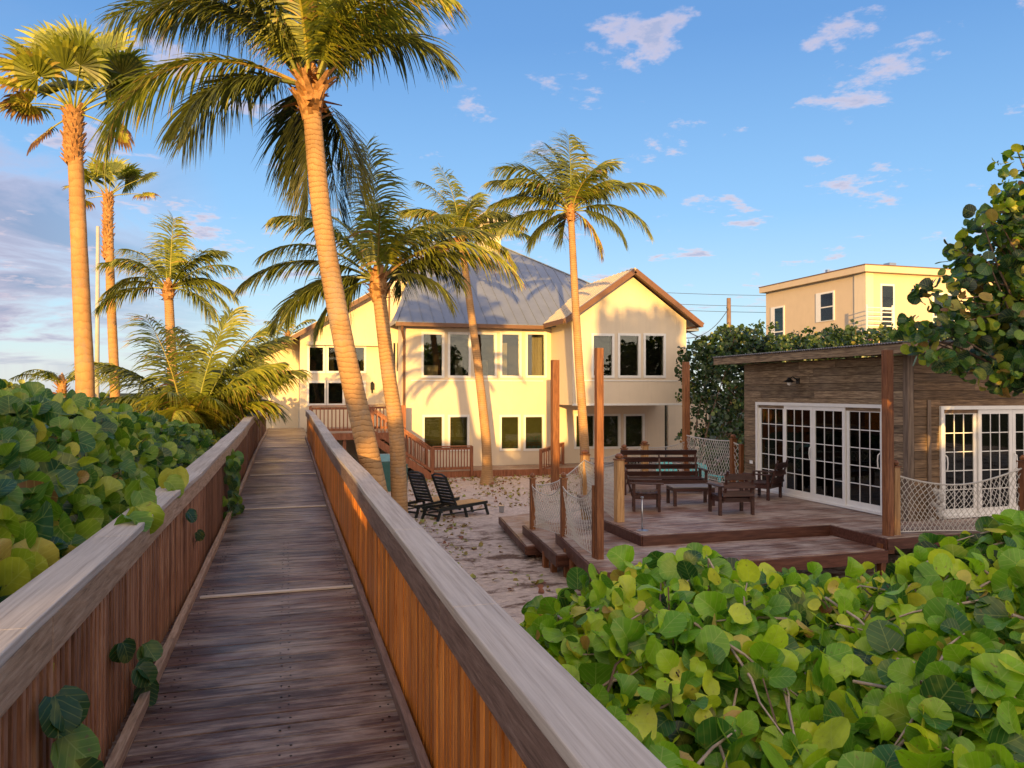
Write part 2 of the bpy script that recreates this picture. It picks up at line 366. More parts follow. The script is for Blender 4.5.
gx = grid(-900, 1200, -8, 20, .4); gy = grid(-400, 1600, -10, 34, .4)
g = MB(); g.v = [(x, y, ground_z(x, y)) for y in gy for x in gx]; nx = len(gx)
g.f = [(j * nx + i, j * nx + i + 1, (j + 1) * nx + i + 1, (j + 1) * nx + i) for j in range(len(gy) - 1) for i in range(nx - 1)]; g.t = [.5] * len(g.f)
m, t, p, o = newmat('sand_ground'); v = coords(t)
fine = noise(t, v, 9, 8, .65); big = noise(t, coords(t, (.75, 1.2, 1)), 1.7, 8, .7, .3); mid = noise(t, v, 2.6, 6, .6)
sand = ramp(t, fine, [(.3, (.44, .345, .29)), (.7, (.70, .58, .49))]).outputs[0]
debris = ramp(t, noise(t, v, 26, 5, .7), [(.35, (.05, .025, .018)), (.7, (.22, .13, .09))]).outputs[0]
s_ = N(t, 'ShaderNodeSeparateXYZ'); LK(t, v, s_.inputs[0])
near = ramp(t, math_(t, 'ADD', math_(t, 'DIVIDE', s_.outputs[1], 40), math_(t, 'MULTIPLY', mid, .05)), [(.44, (1, 1, 1)), (.50, (0, 0, 0))]).outputs[0]
dm = math_(t, 'MULTIPLY', ramp(t, big, [(.50, (0, 0, 0)), (.60, (.9, .9, .9))]).outputs[0], near)
dm2 = ramp(t, mid, [(.60, (0, 0, 0)), (.68, (.5, .5, .5))]).outputs[0]
c = mixc(t, math_(t, 'MAXIMUM', dm, dm2), sand, debris)
# scrubby soil outside the sandy yard
yard = math_(t, 'MULTIPLY', math_(t, 'GREATER_THAN', math_(t, 'ADD', s_.outputs[0], math_(t, 'MULTIPLY', mid, .3)), .4), math_(t, 'MULTIPLY', math_(t, 'LESS_THAN', s_.outputs[0], 26), math_(t, 'LESS_THAN', s_.outputs[1], 34)))
soil = ramp(t, fine, [(.3, (.03, .045, .02)), (.7, (.10, .10, .05))]).outputs[0]
c = mixc(t, yard, soil, c)
LK(t, c, p.inputs['Base Color']); p.inputs['Roughness'].default_value = .95; p.inputs['Specular IOR Level'].default_value = .1
bump(t, p, math_(t, 'ADD', fine, math_(t, 'MULTIPLY', mid, 2.0)), .9, .05)
tag(g.build('ground', m, smooth=True), kind='structure')

# ------------------------------------------------------------------ boardwalk
def dz(Y): return .17 * sm(9, 22, Y)
b = MB(); y = -5.0
pale = [6.55, 11.2, 15.1, 17.3, 21.2, 25.0]
tones = RNG.random(400); k = 0
while y < 32.5:
    w = .138; tn = float(tones[k]); k += 1
    cz = dz(y) - .019 + random.uniform(-.0015, .0015)
    b.box((-.06, y + w / 2, cz), (1.46 + random.uniform(-.01, .01), w, .038), random.uniform(-.0015, .0015), tn); y += w + .009
bw = b.build('boardwalk', M['deck_x'], bevel=.004); tag(bw, kind='structure')
b = MB()
for q in pale: b.box((-.06, q, dz(q) + .010), (1.20, .055, .012), R(.4), .6)
b.build('joint_strip', M['deck_pale'], bw)
b = MB(); y = -.0
for k in range(60):
    y = -5.0 + .147 * (k + 34) + .069
    for X in (-.62, -.58, -.03, .02, .47, .51):
        b.box((X + random.uniform(-.008, .008), y + random.uniform(-.03, .03), dz(y) + .0015), (.009, .009, .003), .6, 0)
tag(b.build('deck_screws', M['black_metal'], bw), kind='stuff')
b = MB()
for X in (-.7, 0, .6):
    for q in range(-4, 32, 4): b.beam((X, q, dz(q) - .11), (X, q + 4, dz(q + 4) - .11), .045, .14, tone=.4)
for q in np.arange(-3.5, 32, 2.4):
    for X in (-.82, .70): b.bx(X - .045, X + .045, q, q + .09, -2.0, dz(q) - .045, .3)
b.build('joist', M['fascia_grey'], bw)

def segs(y0, y1, L):
    a = []; y = y0
    while y < y1 - .01: a.append((y, min(y + L, y1))); y += L
    return a
def rail_side(side, y0, y1, label):
    t_ = thing('railing', label, 'railing', (0, 0, 0), 0, 'railings of the boardwalk')
    if side == 'right':
        ci, co, top, fx, bxp, bw_, sp, kx, fm, bm = .555, .716, .91, .585, .628, .054, .068, (.548, .590), M['fascia_grey'], M['bal_right']
    else:
        ci, co, top, fx, bxp, bw_, sp, kx, fm, bm = -.725, -.905, .95, -.758, -.792, .036, .072, (-.735, -.690), M['fascia'], M['bal_left']
    cx_ = (ci + co) / 2; cw = abs(co - ci)
    def wob(Y): return (.012 * math.sin(Y * .9 + 1) + .010 * math.sin(Y * 2.1)) * (1 if side == 'left' else .5)
    b = MB()
    n = 0
    for (a, c_) in segs(y0, y1, 3.05):
        m_ = (a + c_) / 2; tn = random.uniform(.35, .65)
        for (u, w_) in ((a + .002, m_), (m_, c_ - .002)):
            b.beam((cx_ + wob(u), u, dz(u) + top - .019), (cx_ + wob(w_), w_, dz(w_) + top - .019), cw, .038, tone=tn)
    b.build('cap_board', M['cap'], t_, bevel=.005)
    b = MB()
    for (a, c_) in segs(y0, y1, 2.44):
        b.beam((fx + wob(a), a + .002, dz(a) + top - .118), (fx + wob(c_), c_ - .002, dz(c_) + top - .118), .036, .14, tone=random.uniform(.3, .7))
    b.build('top_rail', fm, t_, bevel=.004)
    b = MB()
    for (a, c_) in segs(y0, y1, 3.66):
        b.beam(((kx[0] + kx[1]) / 2, a + .002, dz(a) + .035), ((kx[0] + kx[1]) / 2, c_ - .002, dz(c_) + .035), kx[1] - kx[0], .066, tone=random.uniform(.4, .7))
    b.build('kick_board', M['fascia_grey'] if side == 'right' else M['fascia'], t_, bevel=.004)
    b = MB(); ox = .045 if side == 'right' else -.045
    for q in np.arange(y0 + .05, y1, 1.83): b.bx(bxp + ox - .042 if ox < 0 else bxp + .03, bxp + ox + .042 if ox > 0 else bxp - .03, q, q + .088, -.3, dz(q) + top - .045, .4)
    b.build('post', bm, t_)
    bl = MB(); bl.box((0, 0, .40), (.036, bw_, .80), 0, .5); me = None
    ys = np.arange(y0 + .03, y1, sp); far = MB()
    for i, q in enumerate(ys):
        q = float(q); zb = dz(q) - .02
        if q > .9 and i < 100 + int((.9 - y0) / sp):
            rz = random.uniform(-.03, .03)
            if me is None:
                o = bl.build('baluster', bm, t_, bevel=.003); me = o.data; o.location = (bxp + wob(q), q, zb)
            else:
                o = link_mesh('baluster', me, t_, (bxp + wob(q) + random.uniform(-.003, .003), q + random.uniform(-.004, .004), zb), rz)
                mb_ = o.modifiers.new('bevel', 'BEVEL'); mb_.width = .003; mb_.segments = 1
        else:
            far.box((bxp + wob(q), q, zb + .40), (.036, bw_, .80), 0, random.random())
    far.build('balusters', bm, t_)['kind'] = 'stuff'
    return t_
rail_side('right', -2.0, 25.0, 'long orange picket railing on the right of the boardwalk beside the palms')
rail_side('left', -2.0, 31.0, 'long brown baluster railing on the left of the boardwalk under the dark leaves')

# ------------------------------------------------------------------ the cream house
house = thing('house', 'two storey cream house with grey metal roof and projecting right gable at the boardwalk end', 'house', (4, 30, -1.35))
HL = Vector(house.location)
class HB(MB):
    def build(s, name, mat, parent=None, **k):
        s.v = [(v[0] - HL.x, v[1] - HL.y, v[2] - HL.z) for v in s.v]
        return MB.build(s, name, mat, parent or house, **k)
def wall_y(mb, x0, x1, z0, z1, holes, y0, y1):
    xs = sorted({x0, x1, *[h[0] for h in holes], *[h[1] for h in holes]}); zs = sorted({z0, z1, *[h[2] for h in holes], *[h[3] for h in holes]})
    for i in range(len(xs) - 1):
        run = None
        for j in range(len(zs) - 1):
            cxm, czm = (xs[i] + xs[i + 1]) / 2, (zs[j] + zs[j + 1]) / 2
            if any(h[0] < cxm < h[1] and h[2] < czm < h[3] for h in holes):
                if run is not None: mb.bx(xs[i], xs[i + 1], y0, y1, run, zs[j]); run = None
            elif run is None: run = zs[j]
        if run is not None: mb.bx(xs[i], xs[i + 1], y0, y1, run, z1)
def Xat(px, Y):  # world X where the sight line through column px meets the plane at Y
    r = (px - 512) / F; d = (CY * r + SY, -SY * r + CY); return Y * d[0] / d[1]
def Zat(px, Y):
    r = (px - 512) / F; return Y / (-SY * r + CY)
def win(px0, px1, py0, py1, Y):
    zc = Zat((px0 + px1) / 2, Y); return (Xat(px0, Y), Xat(px1, Y), zp(py1, zc), zp(py0, zc))
def make_window(h, Y, backing=None, mull=False):
    x0, x1, z0, z1 = h
    fr = HB(); w = .075
    for a in ((x0 - w, x0 + .02, z0 - w, z1 + w), (x1 - .02, x1 + w, z0 - w, z1 + w)): fr.bx(a[0], a[1], Y - .035, Y + .06, a[2], a[3])
    for a in ((x0 + .02, x1 - .02, z1 - .02, z1 + w), (x0 + .02, x1 - .02, z0 - w, z0 + .02)): fr.bx(a[0], a[1], Y - .032, Y + .06, a[2], a[3])
    if mull: fr.bx((x0 + x1) / 2 - .02, (x0 + x1) / 2 + .02, Y + .01, Y + .05, z0 + .02, z1 - .02)
    f = fr.build('window_frame', M['white'], house)
    gl = HB(); gl.bx(x0 + .01, x1 - .01, Y + .03, Y + .036, z0 + .01, z1 - .01); gl.build('pane', M['glass'], f)
    if backing: bk = HB(); bk.bx(x0 - .05, x1 + .05, Y + .16, Y + .17, z0 - .05, z1 + .05); bk.build('blind', M[backing], f)
YM = 30.0
up = [win(a, b_, 334, 376, YM) for a, b_ in ((423, 442.5), (449.5, 469), (476, 495), (501.5, 519.7), (527, 545))]
loww = [win(a, b_, 416.5, 449, YM) for a, b_ in ((424, 442.5), (449.6, 467.7), (501, 518.8), (525, 542.7))]
lowr = [win(a, b_, 415.5, 447, YM) for a, b_ in ((575.6, 594), (603, 618.7), (625, 642.8))]
XL, XG, XR = 4.35, 10.58, 15.5; XRL = 15.85
w_ = HB(); wall_y(w_, XL, XG, -1.35, 4.30, up + loww, YM, YM + .15)
wall_y(w_, XG, XRL, -1.35, 1.14, lowr, YM, YM + .15)
w_.bx(XL, XL + .15, YM + .15, 40, -1.35, 4.3); w_.bx(XRL - .15, XRL, YM + .15, 40, -1.35, 1.14)
w_.bx(XR - .15, XR, YM + .0, 40, 1.18, 4.5)
w_.build('wall', M['stucco'])
for h in up: make_window(h, YM)
for h in loww: make_window(h, YM, 'blind')
for h in lowr: make_window(h, YM, 'blind')
# interior: rear wall, floors, curtains
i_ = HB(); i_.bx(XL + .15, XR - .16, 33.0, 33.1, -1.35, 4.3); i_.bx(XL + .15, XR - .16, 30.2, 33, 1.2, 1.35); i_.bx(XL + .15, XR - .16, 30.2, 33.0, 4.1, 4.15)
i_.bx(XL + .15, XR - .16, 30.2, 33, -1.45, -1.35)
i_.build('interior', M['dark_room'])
for (a, c_, z0, z1, yy) in ((up[3][0] + .05, up[3][0] + .38, 2.3, 3.7, 30.5), (up[4][0] + .35, up[4][1], 2.3, 3.95, 30.4), (up[1][0] + .5, up[1][0] + .8, 2.3, 3.0, 31.2), (up[2][0] + .4, up[2][0] + .75, 2.3, 3.0, 31.0), (up[0][0] + .15, up[0][1], 2.3, 2.75, 31.0)):
    q = HB(); n = 7
    for k in range(n):
        u0 = a + (c_ - a) * k / n; u1 = a + (c_ - a) * (k + 1) / n; q.bx(u0, u1, yy + (.03 if k % 2 else 0), yy + .06, z0, z1)
    q.build('curtain', M['curtain'])
# gable bay overhanging the ground floor
YG = 27.5; GT = [win(a, b_, 335.3, 376, YG) for a, b_ in ((593, 612.5), (619.4, 638.7), (645, 664))]
xc = (XG + XR) / 2; zr = 6.28; ze = 4.55; zb = 1.18
w_ = HB(); wall_y(w_, XG, XR, zb, ze, GT, YG, YG + .15)
w_.slab([(XG, YG, ze), (XR, YG, ze), (xc, YG, zr)], (0, .15, 0))
w_.bx(XG, XG + .15, YG + .15, YM, zb, ze); w_.bx(XR - .15, XR, YG + .15, YM, zb, ze)
w_.bx(XG, XR, YG, YM, zb - .04, zb)
w_.build('gable_wall', M['stucco'])
tr = HB()
for (a0, a1) in ((XG + .4, XR - .4),):
    tr.bx(a0, a1, YG - .022, YG + .0, GT[0][2] - .20, GT[0][2] - .16); tr.bx(XL + .35, XG - .35, YM - .022, YM, up[0][2] - .20, up[0][2] - .16)
tr.bx(XG - .01, XR + .01, YG - .03, YG, zb - .06, zb + .02)
tr.build('trim_band', M['white'])
for h in GT: make_window(h, YG)
i_ = HB(); i_.bx(XG + .2, XR - .2, YG + 1.8, YG + 1.9, zb, ze); i_.bx(XG + .2, XR - .2, YG + .2, YG + 1.8, zb + .02, zb + .1); i_.build('interior', M['dark_room'])
# gable roof
def roof_slab(mb, quad, th=.12): mb.slab(quad, (0, 0, -th))
sl = (zr - ze) / (XR - xc)
ov = .48; xl, xr = XG - ov, XR + ov; zt = zr + .24; zl = zt - sl * (xc - xl); yf = YG - .42; yb = 33.4
rf = HB(); roof_slab(rf, [(xl, yf, zl), (xc, yf, zt), (xc, yb, zt), (xl, yb, zl)]); roof_slab(rf, [(xc, yf, zt), (xr, yf, zl), (xr, yb, zl), (xc, yb, zt)])
k = yf + .3
while k < yb:
    rf.beam((xl, k, zl + .012), (xc, k, zt + .012), .025, .03); rf.beam((xr, k, zl + .012), (xc, k, zt + .012), .025, .03); k += .42
rf.build('gable_roof', M['roof_pale'])
f_ = HB()
f_.beam((xl - .02, yf - .03, zl - .13), (xc, yf - .03, zt - .13), .05, .2); f_.beam((xr + .02, yf - .03, zl - .13), (xc, yf - .03, zt - .13), .05, .2)
f_.beam((xl - .03, yf, zl - .1), (xl - .03, YM - .5, zl - .1), .06, .18); f_.beam((xr + .03, yf, zl - .1), (xr + .03, yb, zl - .1), .06, .18)
f_.slab([(xl, yf, zl - .14), (xc, yf, zt - .14), (xc, YG, zt - .14), (xl, YG, zl - .14)], (0, 0, -.015)); f_.slab([(xc, yf, zt - .14), (xr, yf, zl - .14), (xr, YG, zl - .14), (xc, YG, zt - .14)], (0, 0, -.015))
# main gutter and downspout
f_.bx(4.02, XG - ov - .02, 29.36, 29.50, 4.22, 4.36); f_.bx(4.1, XG - ov - .02, 29.50, 30.0, 4.24, 4.26)
f_.tube([(4.28, 29.44, 4.22), (4.28, 29.5, 4.08), (4.42, 29.93, 3.75), (4.42, 29.93, -1.3)], .055, 8)
f_.build('fascia', M['brown_trim'])
# main hip roof
ZE, ZR = 4.38, 8.75; Y0, Y1 = 29.42, 35.5
ex0, ex1, rx0, rx1 = 4.0, 17.2, 6.2, 9.9
rf = HB()
A, B_, C_, D = (ex0, Y0, ZE), (ex1, Y0, ZE), (rx1, Y1, ZR), (rx0, Y1, ZR)
A2, B2 = (ex0, 41.6, ZE), (ex1, 41.6, ZE)
rf.slab([A, B_, C_, D], (0, 0, -.08)); rf.slab([B_, B2, C_], (0, 0, -.08)); rf.slab([B2, A2, D, C_], (0, 0, -.08)); rf.slab([A2, A, D], (0, 0, -.08))
k = ex0 + .25
while k < ex1:
    tmax = 1.0
    if k < rx0: tmax = (k - ex0) / (rx0 - ex0)
    elif k > rx1: tmax = (ex1 - k) / (ex1 - rx1)
    if tmax > .03: rf.beam((k, Y0, ZE + .016), (k, Y0 + (Y1 - Y0) * tmax, ZE + (ZR - ZE) * tmax + .016), .024, .034)
    k += .43
for (a, c_) in ((A, D), (B_, C_), (D, C_)): rf.beam((a[0], a[1], a[2] + .02), (c_[0], c_[1], c_[2] + .02), .16, .04)
rf.build('roof', M['roof'])
# cupola
cu = HB(); cux, cuy = Xat(488, Y1), Y1; cu.bx(cux - .5, cux + .5, cuy - .5, cuy + .5, 8.2, 9.85)
o = cu.build('cupola', M['stucco'])
q = HB(); s2 = .85
for sx in (1,):
    base = [(cux - s2, cuy - s2, 9.83), (cux + s2, cuy - s2, 9.83), (cux + s2, cuy + s2, 9.83), (cux - s2, cuy + s2, 9.83), (cux, cuy, 10.5)]
    q.add(base, [(0, 1, 4), (1, 2, 4), (2, 3, 4), (3, 0, 4), (3, 2, 1, 0)])
q.bx(cux - s2, cux + s2, cuy - s2, cuy + s2, 9.72, 9.82); q.build('cupola_roof', M['roof_pale'], o)
q = HB()
for dx in (-.22, .22): q.bx(cux + dx - .16, cux + dx + .16, cuy - .53, cuy - .5, 9.1, 9.6)
q.build('pane', M['glass_door'], o)
# left wing
YW = 33.0; wl, wr = Xat(300, YW), 5.2
wu = [win(a, b_, 347, 371.5, YW) for a, b_ in ((309, 323.5), (328, 344), (350, 364.5))]
wd = [win(a, b_, 382.5, 404, YW) for a, b_ in ((308.5, 325), (328, 343), (349, 364))]
w_ = HB(); wall_y(w_, wl, wr, -1.35, 4.05, wu + wd, YW, YW + .15)
zw = lambda X: 4.05 + (X - wl) * .60
w_.slab([(wl, YW, 4.05), (wr, YW, 4.05), (wr, YW, zw(wr)), (wl, YW, 4.06)], (0, .15, 0))
w_.bx(wl, wl + .15, YW + .15, 40, -1.35, 4.0)
zs2 = lambda X: 3.80 + .44 * X
w_.slab([(-1.3, 35.2, -1.35), (wl - .02, 35.2, -1.35), (wl - .02, 35.2, zs2(wl)), (-1.3, 35.2, zs2(-1.3))], (0, .15, 0))
w_.build('wing_wall', M['board'])
i_ = HB(); i_.bx(wl + .2, wr, YW + 1.8, YW + 1.9, -1.3, 4.0); i_.build('interior', M['dark_room'])
for h in wu + wd: make_window(h, YW)
h_ = HB(); h_.bx(wu[0][0] - .12, Xat(378, YW), YW - .3, YW + .0, wu[0][3] + .07, wu[0][3] + .22); h_.build('window_hood', M['board'])
rf = HB(); xa = wl - .75
rf.slab([(xa, YW - .5, zw(xa) + .14), (wr, YW - .5, zw(wr) + .14), (wr, 41, zw(wr) + .14), (xa, 41, zw(xa) + .14)], (0, 0, -.07))
rf.slab([(-2.0, 34.7, zs2(-2.0) + .12), (wl - .02, 34.7, zs2(wl) + .12), (wl - .02, 41, zs2(wl) + .12), (-2.0, 41, zs2(-2.0) + .12)], (0, 0, -.09))
rf.build('wing_roof', M['roof_pale'])
f_ = HB(); f_.beam((xa, YW - .53, zw(xa) + .02), (wr, YW - .53, zw(wr) + .02), .05, .16)
f_.beam((-2.0, 34.67, zs2(-2.0) + .02), (wl - .03, 34.67, zs2(wl) + .02), .05, .16); f_.bx(4.12, 4.22, YW - .7, YW - .55, 3.9, 6.3)
f_.build('wing_fascia', M['brown_trim'])
# narrow side bay between wing and main block, with its slim window
nb = [win(393.3, 395, 343, 371, 31.2), win(397, 399, 343, 371, 31.2)]
w_ = HB(); wall_y(w_, 4.05, 4.5, -1.35, 6.2, [], 31.2, 31.35); w_.build('side_bay', M['stucco'])
for h in nb:
    q = HB(); q.bx(h[0], h[1], 31.165, 31.195, h[2], h[3]); q.build('slot_window', M['glass_door'])
# wall lantern
q = HB(); lx = Xat(372, YW); q.bx(lx - .07, lx + .07, YW - .16, YW - .01, 1.75, 2.0); q.lathe([(.02, 0), (.09, 0), (.02, .1)], 8, (lx, YW - .09, 2.0)); q.bx(lx - .03, lx + .03, YW - .06, YW, 1.6, 1.75); q.build('wall_lantern', M['black_metal'])
# recess on the right
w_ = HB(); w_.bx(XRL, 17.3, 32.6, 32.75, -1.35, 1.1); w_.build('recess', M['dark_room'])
w_ = HB(); w_.bx(16.72, 18.8, 31.3, 31.45, -1.5, 1.1); w_.build('back_wall', M['stucco'])
# door in the recess
q = HB(); q.bx(16.0, 16.7, 32.5, 32.58, -1.35, .75); q.build('door', M['black_plastic'])

# ------------------------------------------------------------------ porch, stair and house walk
def spindle_rail(parent, p, q, h, n, matname='red_wood', posts=(True, True)):
    p, q = Vector(p), Vector(q); d = (q - p)
    b = MB(); b.beam(p + Vector((0, 0, h)), q + Vector((0, 0, h)), .13, .04, tone=.6); b.build('handrail', M[matname], parent)
    for hh in (h - .09, .12): b = MB(); b.beam(p + Vector((0, 0, hh)), q + Vector((0, 0, hh)), .04, .09); b.build('rail', M[matname], parent)
    bb = MB(); bb.box((0, 0, 0), (.038, .038, h - .16)); me = None
    for i in range(n):
        c_ = p + d * ((i + .5) / n); loc = c_ + Vector((0, 0, .1 + (h - .16) / 2))
        if me is None: o = bb.build('baluster', M[matname], parent); o.location = loc; me = o.data
        else: link_mesh('baluster', me, parent, loc)
    for on, e in zip(posts, (p, q)):
        if on: b = MB(); b.box((e.x, e.y, e.z + (h - .02) / 2 - .15), (.095, .095, h + .3)); b.build('post', M[matname], parent)
porch = thing('porch', 'raised red wood porch at the house door where the boardwalk ends', 'porch', (0, 0, 0))
b = MB(); PZ = .17
y = 28.05
while y < 33: b.bx(.80, 4.2, y, y + .135, PZ - .04, PZ, random.random()); y += .141
b.build('deck', M['deck_far'], porch)
b = MB(); b.bx(.80, 4.2, 28.0, 28.04, PZ - .25, PZ - .01); b.bx(2.86, 2.9, 28.04, 29.2, PZ - .25, PZ - .05)
for X in (.85, 2.0, 3.1, 4.1): b.bx(X - .06, X + .06, 28.1, 28.22, -1.7, PZ - .05)
b.build('rim_board', M['red_wood'], porch)
spindle_rail(porch, (.80, 28.04, PZ), (2.85, 28.04, PZ), .98, 15)
spindle_rail(porch, (2.95, 29.3, PZ), (4.15, 29.3, PZ), .98, 9)
spindle_rail(porch, (-.85, 31.2, .1), (-1.6, 33.0, 1.0), .9, 8)
ob = MB(); ob.bx(3.95, 4.3, 28.6, 28.66, -.6, 1.15); ob.build('screen_board', M['red_wood'], porch)
stair = thing('stairs', 'red wood staircase going down from the porch to the walk along the house', 'stairs', (0, 0, 0))
x0, x1, z0, z1 = 2.9, 5.2, PZ, -1.5
n = 8
for i in range(n):
    b = MB(); xa_ = x0 + (x1 - x0) * i / n; zt_ = z0 - (z0 - z1) * (i + .5) / n; b.bx(xa_, xa_ + .30, 28.06, 29.2, zt_ - .04, zt_, random.random()); b.build('tread', M['red_wood'], stair)
for yy in (28.0, 29.22):
    b = MB(); b.beam((x0, yy, z0 - .18), (x1, yy, z1 - .05), .045, .26, tone=.55); b.build('stringer', M['red_wood'], stair)
spindle_rail(stair, (x0 + .05, 28.0, z0 - .02), (x1, 28.0, z1 + .1), .95, 16)
spindle_rail(stair, (x0 + .05, 29.22, z0 - .02), (x1, 29.22, z1 + .1), .95, 16)
walk = thing('house_walk', 'low red wood walk along the foot of the house wall', 'deck', (0, 0, 0))
b = MB(); y = 28.3
while y < 29.95: b.bx(5.3, 12.2, y, y + .135, -1.39, -1.35, random.random()); y += .141
b.build('deck', M['deck_far'], walk)
b = MB(); b.bx(5.2, 12.2, 28.24, 28.28, -1.66, -1.36); b.build('rim_board', M['red_wood'], walk)
spindle_rail(walk, (5.25, 28.2, -1.36), (6.75, 28.2, -1.36), .96, 13)
spindle_rail(walk, (9.45, 28.0, -1.5), (11.0, 29.7, -1.36), .9, 10)

# ------------------------------------------------------------------ patio deck (three steps) with dark rims
patio = thing('patio_deck', 'stepped wooden patio deck with dark red rims in front of the plank shed', 'deck', (0, 0, 0))
def deck_level(poly, z, name='platform', th=.16, bw_=.14):
    # clip cross boards (running along X) to the polygon
    b = MB(); ys = [p[1] for p in poly]; y = min(ys)
    def xs(yy):
        r = []
        for i in range(len(poly)):
            a, c_ = poly[i], poly[(i + 1) % len(poly)]
            if (a[1] - yy) * (c_[1] - yy) < 0: r.append(a[0] + (c_[0] - a[0]) * (yy - a[1]) / (c_[1] - a[1]))
        return sorted(r)
    while y < max(ys) - .02:
        yt = min(y + bw_ - .007, max(ys) - .002); r = xs(y + .003); r2 = xs(yt - .003)
        for k in range(0, min(len(r), len(r2)) - 1, 2):
            b.slab([(r[k], y, z), (r[k + 1], y, z), (r2[k + 1], yt, z), (r2[k], yt, z)], (0, 0, -.035), random.random())
        y += bw_
    o = b.build(name, M['deck_far'], patio)
    b = MB()
    for i in range(len(poly)):
        a, c_ = Vector((*poly[i], z - th / 2 - .01)), Vector((*poly[(i + 1) % len(poly)], z - th / 2 - .01))
        d = (c_ - a).normalized(); nrm = Vector((d.y, -d.x, 0)) * .022
        b.beam(a + nrm - d * .02, c_ + nrm + d * .02, .042, th, tone=random.uniform(.35, .65))
    b.build('rim_board', M['fascia_red'], o, bevel=.004)
    return o
deck_level([(5.84, 11.85), (9.65, 11.85), (9.65, 10.45), (18.0, 10.45), (18.0, 11.68), (11.28, 11.68), (11.28, 20.5), (8.75, 19.3), (6.72, 17.05), (5.84, 13.7)], -.80, th=.18)
deck_level([(4.38, 10.3), (9.58, 10.42), (9.58, 11.8), (5.79, 11.8), (5.79, 13.45), (4.86, 13.4)], -.98, th=.2)
deck_level([(4.5, 12.4), (5.79, 12.4), (5.79, 15.4), (4.82, 15.35)], -1.16, th=.2)
deck_level([(4.48, 14.1), (5.79, 14.1), (5.79, 17.9), (4.92, 17.6)], -1.34, th=.16)
b = MB()
for (X, Y, zt_) in ((4.5, 10.5, -1.1), (4.62, 11.6, -1.1), (4.72, 12.5, -1.1), (4.6, 13.3, -1.3), (4.75, 14.2, -1.3), (4.62, 12.9, -1.3), (7, 10.6, -1.1), (9.62, 10.5, -.9), (11.5, 10.6, -.9), (13.5, 10.6, -.9), (4.6, 10.9, -1.2), (4.68, 12.1, -1.2)):
    b = MB(); b.bx(X - .05, X + .05, Y, Y + .1, -1.9, zt_, random.random()); b.build('pile', M['post'], patio)

def post(X, Y, z0, z1, w, mat, label, group, capd=False):
    t_ = thing('post', label, 'post', (X, Y, z0), 0, group)
    b = MB(); b.box((0, 0, (z1 - z0) / 2), (w, w, z1 - z0), R(random.uniform(-4, 4)), random.uniform(.3, .7)); b.build('shaft', M[mat], t_, bevel=.006)
    if capd:
        b = MB(); b.box((0, 0, z1 - z0 + .012), (w + .03, w + .03, .024)); b.lathe([(.0, .0), (w * .5, .02), (w * .55, .06), (w * .3, .1), (0, .11)], 10, (0, 0, z1 - z0 + .02)); b.build('cap', M['post'], t_)
    return t_
def PP(px, py_base, z): # position on a level z seen at that column/row
    Zd = (EYE - z) * F / (py_base - 392); return G(px, Zd, z), Zd
tg, ng = 'tall timber posts of the patio deck', 'net fence posts of the patio deck'
tall = []
for (px, Zd, ztop, zb_, w, lab) in (
    (555, 25.5, 360, -1.6, .235, 'tall leaning timber post behind the two net panels, leftmost of the tall posts'),
    (599, 12.0, 348, -.98, .115, 'tall square timber post at the front left corner of the patio'),
    (686, 22.5, 362, -.80, .17, 'tall dark post behind the slatted bench'),
    (887.5, 13.0, 350, -.80, .135, 'tall rust brown post in front of the shed corner')):
    P_ = G(px, Zd, zb_); tall.append(P_); post(P_.x, P_.y, zb_ - .3, zp(ztop, Zd), w, 'post', lab, tg)
shorts = {}
for (key, px, Zd, pyt, zb_, mat, lab, w, cp) in (
    ('a', 532.5, 15.6, 479, -1.16, 'post', 'short dark post at the left end of the net panels', .10, True),
    ('b', 563.5, 13.9, 479, -1.0, 'post', 'short dark post between the two left net panels', .10, True),
    ('c', 594.5, 12.1, 485, -.98, 'post', 'short dark post strapped to the tall corner post', .075, False),
    ('d', 585, 18.2, 455, -1.2, 'post_pale', 'short pale post behind the tall corner post', .17, True),
    ('e', 619, 14.4, 460, -.80, 'post_pale', 'short golden post at the left corner of the upper deck', .15, True),
    ('f', 644.5, 21.0, 445, -.80, 'post_pale', 'short golden post showing above the slatted bench', .17, True),
    ('g', 624, 20.8, 449, -.80, 'post', 'short dim post left of the golden post behind the bench', .14, True),
    ('h', 733, 20.2, 439, -.80, 'post', 'short dark post of the rear net near the shed', .14, True),
    ('i', 894.5, 13.1, 467, -.80, 'post_pale', 'short square post against the rust brown tall post', .12, True),
    ('j', 1023, 13.4, 462, -.80, 'post', 'short dark post at the right end of the sagging net', .12, True),
    ('k', 741, 19.9, 444, -.80, 'post', 'short dark post against the shed corner at the end of the rear net', .10, False)):
    P_ = G(px, Zd, zb_); zt_ = zp(pyt, Zd); shorts[key] = (P_, zt_); post(P_.x, P_.y, zb_ - .2, zt_, w, mat, lab, ng, cp)

